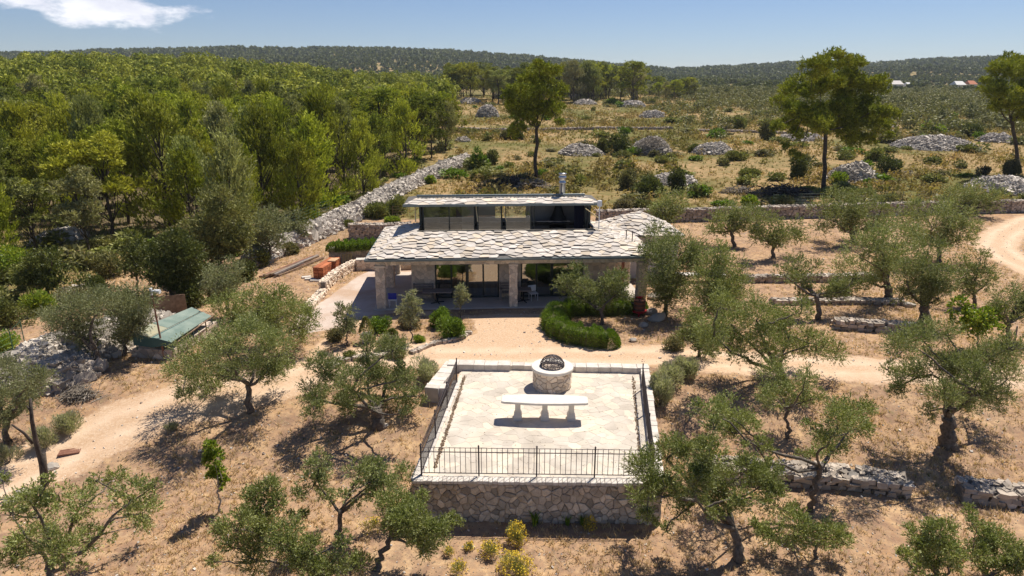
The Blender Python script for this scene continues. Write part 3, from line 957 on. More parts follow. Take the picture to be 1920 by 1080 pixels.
def hw(u, v, z=0.0):
    c, s = math.cos(HPHI), math.sin(HPHI)
    return np.array([HA[0] + u * c - v * s, HA[1] + u * s + v * c, z])


# annex with a pyramid roof
def annex():
    c = np.array([8.55, 45.6]); s = 2.5
    r = root("garden_annex", "small pale plastered outbuilding with a pyramid stone slab roof behind the house", "outbuilding", (c[0], c[1], 0), rz=math.radians(3), world_geo=False)
    mb = MB(); box(mb, -s + .3, s - .3, -s + .3, s - .3, -.1, 2.85); mb.build("wall", MT["plaster"], r)
    ze = 2.85; ht = 1.2
    mb = MB(); mb.add([(-s, -s, ze), (s, -s, ze), (s, s, ze), (-s, s, ze), (0, 0, ze + ht), (0, 0, ze)], None, [[0, 1, 4], [1, 2, 4], [2, 3, 4], [3, 0, 4], [1, 0, 5], [2, 1, 5], [3, 2, 5], [0, 3, 5]])
    rf = mb.build("roof", MT["roofbase"], r)
    mb = MB(); rg = random.Random(5)
    fns = [lambda a, b, h: (-s + a, -s + b, ze + ht * b / s + h), lambda a, b, h: (s - b, -s + a, ze + ht * b / s + h), lambda a, b, h: (s - a, s - b, ze + ht * b / s + h), lambda a, b, h: (-s + b, s - a, ze + ht * b / s + h)]
    for fn in fns:
        for poly in cells([(0, -.07), (2 * s, -.07), (2 * s, s), (0, s)], .50, .255, .005, rg, jit=.48, drop=.14):
            for cl in ((-1, 1, 0), (1, 1, 2 * s)):
                if len(poly) > 2: poly = clip(poly, *cl)
            if len(poly) < 3: continue
            ys = [p[1] for p in poly]; y0, y1 = min(ys), max(ys)
            if y1 - y0 < .08: continue
            n = len(poly); up_ = rg.uniform(.055, .10); hs = [up_ * (1 - (y - y0) / (y1 - y0)) + .02 for x, y in poly]
            mb.poly([fn(x, y, h_) for (x, y), h_ in zip(poly, hs)] + [fn(x, y, h_ - .04) for (x, y), h_ in zip(poly, hs)],
                    [list(range(n)), list(range(n, 2 * n))[::-1]] + [[n + i, n + (i + 1) % n, (i + 1) % n, i] for i in range(n)])
    mb.build("stone_slabs", MT["rooftile"], rf)


annex()

# ------------------------------------------------------------------ terrace
FL, FR, BR, BL = np.array([-3.2, 19.15]), np.array([4.78, 18.98]), np.array([6.02, 28.05]), np.array([-2.3, 28.5])
TZ = .08
LF0, LF1 = np.array([-2.92, 19.42]), np.array([-2.33, 26.6])
RF0, RF1 = np.array([4.5, 19.25]), np.array([5.38, 25.95])


def terrace():
    rg = random.Random(9)
    t = root("stone_terrace", "raised terrace paved in cream flagstones with a rubble stone retaining wall", "terrace", (1.2, 23.5, 0))

    def quad_fn(p, q, nrm):
        d = (q - p) / np.linalg.norm(q - p)
        return lambda x, y, e: (p[0] + d[0] * x + nrm[0] * e, p[1] + d[1] * x + nrm[1] * e, y)
    mb = MB(); ins = .06
    prism(mb, [FL + [ins, ins], FR + [-ins, ins], BR + [-ins, -ins], BL + [ins, -ins]], -2.2, TZ - .03)
    mb.build("fill", MT["mortar"], t)
    for nm, a, b in (("front", FL, FR), ("left", BL, FL), ("right", FR, BR)):
        d = (b - a) / np.linalg.norm(b - a); nrm = np.array([d[1], -d[0]])
        L = float(np.linalg.norm(b - a)); mb = MB()
        p = a - nrm * ins
        clad(mb, [(0, -2.1), (L, -2.1), (L, -.02), (0, -.02)], .25, .165, quad_fn(p, p + d * L, nrm), rg, gap=.016, th=.07, var=.03, ch=.028)
        mb.build("retaining_wall", MT["terrstone"], t)
    # paving
    mb = MB()
    Q = [tuple(FL + [.12, .12]), tuple(FR + [-.12, .12]), tuple(BR + [-.12, -.12]), tuple(BL + [.12, -.12])]
    clad(mb, Q, .40, .30, lambda x, y, e: (x, y, TZ - .045 + e), rg, gap=.009, th=.046, var=.003, ch=.002)
    mb.build("paving", MT["paving"], t)
    mb = MB(); prism(mb, Q, TZ - .03, TZ - .005); mb.build("paving_joints", MT["paving_joint"], t)
    # copings: rows of stones set on edge
    def coping(a, b, w, z0, z1, step, over=.05, nm="coping", mat="coping"):
        d = (b - a) / np.linalg.norm(b - a); nrm = np.array([d[1], -d[0]]); L = float(np.linalg.norm(b - a)); mb = MB(); x = 0
        while x < L - .03:
            s = min(step * rg.uniform(.7, 1.35), L - x)
            o0 = over + rg.uniform(-.015, .02); i0 = w + rg.uniform(-.02, .02)
            pts = [a + d * x + nrm * o0, a + d * (x + s - .012) + nrm * o0, a + d * (x + s - .012) - nrm * i0, a + d * x - nrm * i0]
            prism(mb, pts, z0, z1 + rg.uniform(-.01, .012), .012)
            x += s
        mb.build(nm, MT[mat], t)
    coping(FL, FR, .26, TZ - .06, TZ + .045, .16)
    coping(BL * .18 + FL * .82 + [0, 0], FL, .30, TZ - .05, TZ + .05, .3)
    coping(BL * .82 + FL * .18, BL * .18 + FL * .82, .30, TZ - .05, TZ + .05, .4)
    coping(FR, BR, .34, TZ - .05, .30, .42, nm="parapet")
    # back parapet in three runs of differing height
    pts = [BR, BR * .56 + BL * .44, BR * .27 + BL * .73, BL + [-.55, 0]]
    for k, (zz, w) in enumerate(((.33, .42), (.30, .36), (.36, .5))):
        coping(pts[k], pts[k + 1], w, -.1, zz, .55, over=.06, nm="parapet")
    # low bench wall returning at the back-left corner
    c0 = BL + [-.62, 0.05]; c1 = np.array([-3.55, 25.7])
    coping(c0, c1, .55, -.9, .30, .45, over=.05, nm="parapet")
    coping(c1 + [0, 0], c1 + [.95, .0], .5, -.9, .28, .45, over=.0, nm="parapet")
    # planting joint with weeds along the left side
    mb = MB(); g = np.random.default_rng(4); n = 900
    s = g.uniform(0, 1, n); a, b = np.array([-2.55, 19.9]), np.array([-2.05, 27.3])
    P = a[None] * (1 - s[:, None]) + b[None] * s[:, None] + g.normal(0, .03, (n, 2))
    stones(mb, np.c_[P, np.full(n, TZ + .02)], np.c_[g.uniform(.02, .06, n), g.uniform(.01, .03, n), g.uniform(.01, .05, n)], g)
    n = 260; s = g.uniform(.1, 1, n); a, b = np.array([4.25, 19.9]), np.array([5.25, 27.3])
    P = a[None] * (1 - s[:, None]) + b[None] * s[:, None] + g.normal(0, .03, (n, 2))
    stones(mb, np.c_[P, np.full(n, TZ + .02)], np.c_[g.uniform(.02, .06, n), g.uniform(.01, .03, n), g.uniform(.01, .05, n)], g)
    mb.build("joint_weeds", MT["litter"], t)


terrace()
gl_ = np.random.default_rng(17); nl_ = 700
uu_, vv_ = gl_.uniform(.02, .98, nl_), gl_.uniform(.03, .97, nl_) ** 1.0
pp_ = (FL * (1 - uu_[:, None]) + FR * uu_[:, None]) * (1 - vv_[:, None]) + (BL * (1 - uu_[:, None]) + BR * uu_[:, None]) * vv_[:, None]
edge_ = (np.minimum(np.minimum(uu_, 1 - uu_), np.minimum(vv_, 1 - vv_)) < .12) | (gl_.uniform(0, 1, nl_) < .3); pp_ = pp_[edge_]
mb = MB(); stones(mb, np.c_[pp_, np.full(len(pp_), TZ + .008)], np.c_[gl_.uniform(.02, .05, len(pp_)), gl_.uniform(.01, .02, len(pp_)), gl_.uniform(.003, .008, len(pp_))], gl_, .3)
tag(mb.build("fallen_leaves", MT["litter"]), kind="stuff")


def railing(p, q, label, zb, dz=1.0, npost=4, npick=38):
    r = root("iron_railing", label, "railing", (p[0], p[1], zb))
    L = q - p
    d = L / np.linalg.norm(L)
    H = 1.02

    def at(s, z): return (p[0] + L[0] * s, p[1] + L[1] * s, zb + z)
    for i in range(npost):
        s = i / (npost - 1)
        mb = MB(); x, y, z = at(s, 0); w = .022
        box(mb, -w, w, -w, w, 0, H + .05, rotz(math.atan2(d[1], d[0])), (x, y, z))
        tube(mb, [(x, y, z + H + .05), (x, y, z + H + .09)], [.035, .01], 8)
        mb.build("post", MT["iron"], r)
    for zz, w, nm in ((H - .02, .011, "top_rail"), (H - .17, .018, "middle_rail"), (.09, .018, "bottom_rail")):
        mb = MB(); a = np.array(at(0, zz)); b = np.array(at(1, zz)); tube(mb, [a, b], w, 4); mb.build(nm, MT["iron"], r)
    for i in range(npick):
        s = (i + .5) / npick
        mb = MB(); tube(mb, [at(s, .09), at(s, H + (.0 if i % 2 else -.01))], .0095, 4); mb.build("picket", MT["iron"], r)


railing(LF0, RF0 * 1.0, "front iron railing along the terrace edge nearest the yellow flowers", TZ + .05, npost=5, npick=44)
railing(LF0 + [0, .06], LF1, "side iron railing of the terrace next to the L-shaped low wall", TZ + .06, npost=4, npick=56)
railing(RF0 + [0, .06], RF1, "side iron railing on the raised parapet beside the lavender hedge", .17, npost=4, npick=60)


def table():
    c = np.array([1.22, 23.42]); a = math.radians(-2.0)
    t = root("stone_table", "long pale stone table on three pedestals standing on the terrace", "table", (c[0], c[1], TZ), rz=a, world_geo=False)
    L, w = 1.62, .40
    poly = [(-L, -.25), (-L + .12, -.31), (-.3, -w - .02), (.6, -w), (L - .1, -.33), (L, -.27), (L + .01, .24), (L - .15, .31), (.3, w), (-.8, w - .02), (-L + .1, .30), (-L, .24)]
    mb = MB(); prism(mb, poly, .74, .82, .018); mb.build("tabletop", MT["white_stone"], t)
    for x in (-1.0, .02, 1.02):
        mb = MB()
        box(mb, x - .10, x + .10, -.13, .13, .30, .74)
        box(mb, x - .155, x + .155, -.22, .22, 0, .16)
        v = [(x - .155, -.22, .16), (x + .155, -.22, .16), (x + .155, .22, .16), (x - .155, .22, .16), (x - .1, -.13, .31), (x + .1, -.13, .31), (x + .1, .13, .31), (x - .1, .13, .31)]
        mb.add(v, BQ[1:]); mb.build("pedestal", MT["white_stone"], t)


table()


def well():
    c = (1.68, 26.35, TZ - .01)
    w = root("stone_well", "round stone well with a white ring cap and wrought iron dome", "well", c, world_geo=False)
    rg = random.Random(2)
    mb = MB(); lathe(mb, [(.76, 0), (.76, .8)], (0, 0, 0), 40); b = mb.build("well_wall", MT["mortar"], w)
    mb = MB(); r = .76; Lc = 2 * math.pi * r
    clad(mb, [(0, 0), (Lc, 0), (Lc, .8), (0, .8)], .21, .17, lambda x, y, d: ((r + d) * math.cos(x / r), (r + d) * math.sin(x / r), y), rg, gap=.022, th=.045, var=.018, ch=.02)
    mb.build("facing_stones", MT["wallstone"], b)
    mb = MB(); lathe(mb, [(.46, .80), (.86, .80), (.88, .83), (.88, .90), (.86, .93), (.46, .93), (.46, .80)], (0, 0, 0), 48); mb.build("ring_cap", MT["white_stone"], w)
    mb = MB(); lathe(mb, [(.46, .85), (.0, .85)], (0, 0, 0), 32); mb.build("inner_cover", MT["mortar"], w)
    d = MB(); R0 = .50; z0 = .95; DH = .44
    for z in (0, .11):
        p = [(R0 * math.cos(a) * (1 - z * .1), R0 * math.sin(a) * (1 - z * .1), z0 + z) for a in np.linspace(0, 2 * math.pi, 37)]; tube(d, p, .014, 5, False)
    for k in range(18):
        a = k * 2 * math.pi / 18 
        p = [(R0 * math.cos(a) * math.cos(e), R0 * math.sin(a) * math.cos(e), z0 + DH * math.sin(e)) for e in np.linspace(0, math.pi / 2, 10)]; tube(d, p, .012, 5, False)
    for e in np.linspace(.15, 1.35, 7):
        p = [(R0 * math.cos(a) * math.cos(e), R0 * math.sin(a) * math.cos(e), z0 + DH * math.sin(e)) for a in np.linspace(0, 2 * math.pi, 31)]; tube(d, p, .009, 5, False)
    for k in range(60):   # scrolls between the ribs
        a = rg.uniform(0, 6.28); e = rg.uniform(.05, 1.2); q = .055; off = rg.uniform(0, 6.28)
        p = []
        for s in np.linspace(0, 5.5, 10):
            aa = a + q * math.cos(s + off) / max(math.cos(e), .25) / R0 * .9; ee = e + q * math.sin(s + off) / .55
            p.append((R0 * math.cos(aa) * math.cos(ee), R0 * math.sin(aa) * math.cos(ee), z0 + DH * math.sin(ee)))
        tube(d, p, .009, 4, False)
    tube(d, [(0, 0, z0 + .42), (0, 0, z0 + .48)], [.04, .02], 8)
    d.build("iron_dome", MT["iron"], w)


well()

# ------------------------------------------------------------------ foliage generators
def unit(v): return v / np.maximum(np.linalg.norm(v, axis=-1, keepdims=True), 1e-9)


def leaves_at(mb, P, D, ll, lw, g, spread=.9, quad=True):
    """diamond leaves at points P roughly along directions D"""
    n = len(P)
    d = unit(D + g.normal(0, spread, (n, 3)) * .6)
    side = unit(np.cross(d, g.normal(0, 1, (n, 3))))
    l = ll * g.uniform(.7, 1.3, (n, 1)); w = lw * g.uniform(.7, 1.3, (n, 1))
    v = np.stack([P, P + d * l * .45 + side * w * .5, P + d * l, P + d * l * .45 - side * w * .5], 1).reshape(-1, 3)
    q = (np.arange(n) * 4)[:, None] + np.arange(4)[None]
    mb.add(v, q)


def twig_cloud(mb, C, Rr, n_leaf, ll, lw, g, up=.75, twig=.55, per=10, sub=11, squash=.9, spread=.75, subr=.30, droop=.2):
    """leaf sprays filling clumps with centres C and radii Rr; n_leaf per clump"""
    for c, r, nl in zip(C, Rr, n_leaf):
        ns = max(2, int(sub)); u = unit(g.normal(0, 1, (ns, 3)))
        sc = c + u * (r * .72 * g.uniform(.35, 1, (ns, 1)) ** .6) * [1, 1, squash]
        sr = r * subr * g.uniform(.6, 1.3, ns)
        nt = max(1, int(nl / per))
        k = g.choice(ns, nt, p=(sr ** 2) / (sr ** 2).sum())
        u2 = unit(g.normal(0, 1, (nt, 3)))
        rad = g.uniform(0, 1, (nt, 1)) ** .45
        p0 = sc[k] + u2 * sr[k][:, None] * rad * [1, 1, squash]
        d = unit(u2 * .7 + unit(p0 - c) * .5 + g.normal(0, .35, (nt, 3)) + [0, 0, up])
        tl = twig * r * g.uniform(.5, 1.2, (nt, 1))
        t = g.uniform(0, 1, (nt, per, 1))
        P = p0[:, None] + d[:, None] * tl[:, None] * t - np.array([0, 0, 1]) * (t ** 2) * tl[:, None] * droop
        DD = np.repeat(d[:, None], per, 1)
        leaves_at(mb, P.reshape(-1, 3), DD.reshape(-1, 3), ll, lw, g, spread)


def bez(a, b, c, d, n):
    t = np.linspace(0, 1, n)[:, None]
    return (1 - t) ** 3 * a + 3 * (1 - t) ** 2 * t * b + 3 * (1 - t) * t * t * c + t ** 3 * d


def limb(mb, a, b, r0, r1, g, n=8, wobble=.08, sag=.0, k=6):
    a = np.asarray(a, float); b = np.asarray(b, float); L = np.linalg.norm(b - a)
    m1 = a + (b - a) * .33 + g.normal(0, wobble, 3) * L + [0, 0, sag * L]; m2 = a + (b - a) * .68 + g.normal(0, wobble, 3) * L + [0, 0, sag * L]
    P = bez(a, m1, m2, b, n); P[1:-1] += g.normal(0, wobble * .12 * L, (n - 2, 3))
    tube(mb, P, np.linspace(r0, r1, n) * g.uniform(.9, 1.12, n), k)
    return P


def trunk_mesh(mb, base, fork, r, g, k=10, flare=1.4):
    n = 9; t = np.linspace(0, 1, n)
    P = base + (fork - base) * t[:, None]
    L = np.linalg.norm(fork - base)
    P[1:-1] += g.normal(0, min(.035 * L, .07), (n - 2, 3)) * [1, 1, 0]
    P[0, 2] -= .15
    rad = r * (1 + (flare - 1) * np.exp(-t * 5)) * (1 - .12 * t)
    s0 = sum(len(x) for x in mb.v)
    tube(mb, P, rad * g.uniform(.98, 1.03, n), k)
    v = mb.v[-1]; ph = g.uniform(0, 6.28, 3)
    for i in range(n):
        for j in range(k):
            a = j * 2 * math.pi / k
            f = 1 + .16 * math.sin(3 * a + ph[0] + i * .4) + .09 * math.sin(5 * a + ph[1] - i * .5)
            v[i * k + j] = P[i] + (v[i * k + j] - P[i]) * f


def olive(label, base, fork, clumps, tr=.16, mat="olive", dens=1.0, seed=1, group="olive trees of the grove", leaf=1.0, name="olive_tree", cat="olive tree", dspread=.9, bark="bark", lw=.3, up=.75, trunks=None, r_scale=1.0):
    g = np.random.default_rng(seed)
    B = gp(*base) if len(base) == 2 else np.array(base)
    zc = depth(B); px = zc / 1280
    r = root(name, label, cat, B, group)
    F = py_(fork[0], fork[1], B[1] + g.uniform(-.1, .1))
    C = []; Rr = []
    w = np.array([c[0] for c in clumps]).std() * px + .3
    for x, y, rr in clumps:
        dy = g.uniform(-1, 1) * min(w, 1.9) * dspread
        # clumps lower in the view stand a little nearer, so the crown keeps a rounded depth
        p = py_(x, y, B[1] + dy)
        if p[2] < B[2] + rr * px * .55: p = py_(x, y, max(B[1] - 1.2, 5)); p[2] = max(p[2], B[2] + rr * px * .5)
        C.append(p); Rr.append(rr * px * r_scale * (.95 + .27 * min(max((zc - 28) / 14, 0), 1)))
    C = np.array(C); Rr = np.array(Rr)
    ll = max(.075, px * 3.7) * leaf; lwid = ll * lw
    nl = [max(60, (c[2] ** 2) * 3.0 * dens * (1 / leaf ** 2)) for c in clumps]
    # trunk and limbs
    mb = MB()
    trunk_mesh(mb, B, F, tr * (.66 if tr < .25 else .78), g)
    order = np.argsort(-Rr)
    hubs = [F]
    nmain = min(5, len(C))
    mains = []
    for i in order[:nmain]:
        r0 = min(tr * g.uniform(.38, .5), .095)
        tgt = C[i] - [0, 0, Rr[i] * .3]
        P = limb(mb, F - (F - B) * g.uniform(0, .12), tgt, r0, r0 * .35, g, wobble=.11, sag=-.04)
        mains.append(P)
    allp = np.vstack(mains)
    for i in order[nmain:]:
        dd = np.linalg.norm(allp - C[i], axis=1) + (np.arange(len(allp)) % 8 < 2) * 5
        s = allp[np.argmin(dd)]
        limb(mb, s, C[i], min(tr * .2, .05), min(tr * .07, .02), g, wobble=.1)
    for i in range(len(C)):
        for _ in range(4):
            e = C[i] + unit(g.normal(0, 1, 3)) * Rr[i] * .85
            limb(mb, C[i] - [0, 0, Rr[i] * .25], e, min(tr * .05, .02) + .005, .005, g, n=5, wobble=.12, k=4)
    mb.build("trunk", MT[bark], r, smooth=True)
    # smaller sprays hanging along the limbs and between the clumps
    ex, er = [], []
    for P in mains:
        for q in (.55, .8):
            ex.append(P[int(q * (len(P) - 1))] + g.normal(0, .12, 3) + [0, 0, .05]); er.append(np.median(Rr) * g.uniform(.35, .6))
    for i in range(len(C)):
        j = int(np.argsort(np.linalg.norm(C - C[i], axis=1))[1]) if len(C) > 1 else i
        if g.uniform() < .6: ex.append((C[i] + C[j]) / 2 - [0, 0, Rr[i] * g.uniform(0, .7)]); er.append(Rr[i] * g.uniform(.4, .65))
    nl += [max(40, (q / px) ** 2 * 2.6 * dens / leaf ** 2) for q in er]
    C = np.vstack([C, ex]); Rr = np.concatenate([Rr, er])
    mb = MB()
    twig_cloud(mb, C, Rr, nl, ll, lwid, g, up=up, **({'twig': .2, 'subr': .42, 'squash': .65, 'sub': 7, 'spread': 1.2} if mat == 'umbrella' else {}))
    mb.build("crown", MT[mat], r)
    return r


def shrub(label, c, rx, ry, rz, mat="scrub", n=1500, ll=.12, lw=.35, g=None, name="shrub", cat="shrub", group=None, up=.5, spiky=False, base_z=None, core=.55, build=True, lumps=9):
    g = g or np.random.default_rng(int(abs(c[0] * 77 + c[1] * 31)) % 99999)
    mb = MB()
    R3 = np.array([rx, ry, rz])
    o = np.array([c[0], c[1], c[2]], float)
    C = []; 
    for i in range(lumps):
        a = g.uniform(0, 6.28); q = g.uniform(.15, .6)
        C.append([math.cos(a) * q, math.sin(a) * q, g.uniform(.2, .68)])
    C = np.array(C)
    m = g.uniform(.26, .55, lumps)
    k = g.integers(0, lumps, n)
    u = unit(g.normal(0, 1, (n, 3)))
    p = C[k] + u * m[k][:, None] * (g.uniform(0, 1, (n, 1)) ** .25)
    p[:, 2] = np.abs(p[:, 2])
    d = unit(u + [0, 0, up]) if not spiky else unit(p * [1, 1, .2] + [0, 0, .9] + g.normal(0, .12, (n, 3)))
    leaves_at(mb, o + p * R3, d, ll, ll * lw, g, .35 if spiky else .9)
    return mb


def make_shrub(label, px, py, rpx, hpx, mat="scrub", n=1500, name="shrub", cat="shrub", group=None, leaf=1.0, lw=.35, up=.5, spiky=False, seed=None, rdepth=1.0):
    """px,py: where its foot meets the ground in the middle; rpx half width; hpx height in photo pixels"""
    B = gp(px, py); s = depth(B) / 1280
    g = np.random.default_rng(seed if seed is not None else int(px * 7 + py))
    ll = max(.06, s * 4.5) * leaf
    rx = rpx * s; ry = rx * rdepth; rz = hpx * s * 1.02
    mb = shrub(label, B, rx, ry, rz, n=int(n), ll=ll, lw=lw, g=g, up=up, spiky=spiky)
    r = root(name, label, cat, B, group)
    mb.build("foliage", MT[mat], r)
    st = MB()
    for i in range(5):
        e = B + np.array([g.uniform(-.5, .5) * rx, g.uniform(-.5, .5) * ry, rz * .6]); limb(st, B - [0, 0, .05], e, .03 * rz + .01, .01, g, n=5, wobble=.1, k=4)
    st.build("stem", MT["bark"], r)
    return r


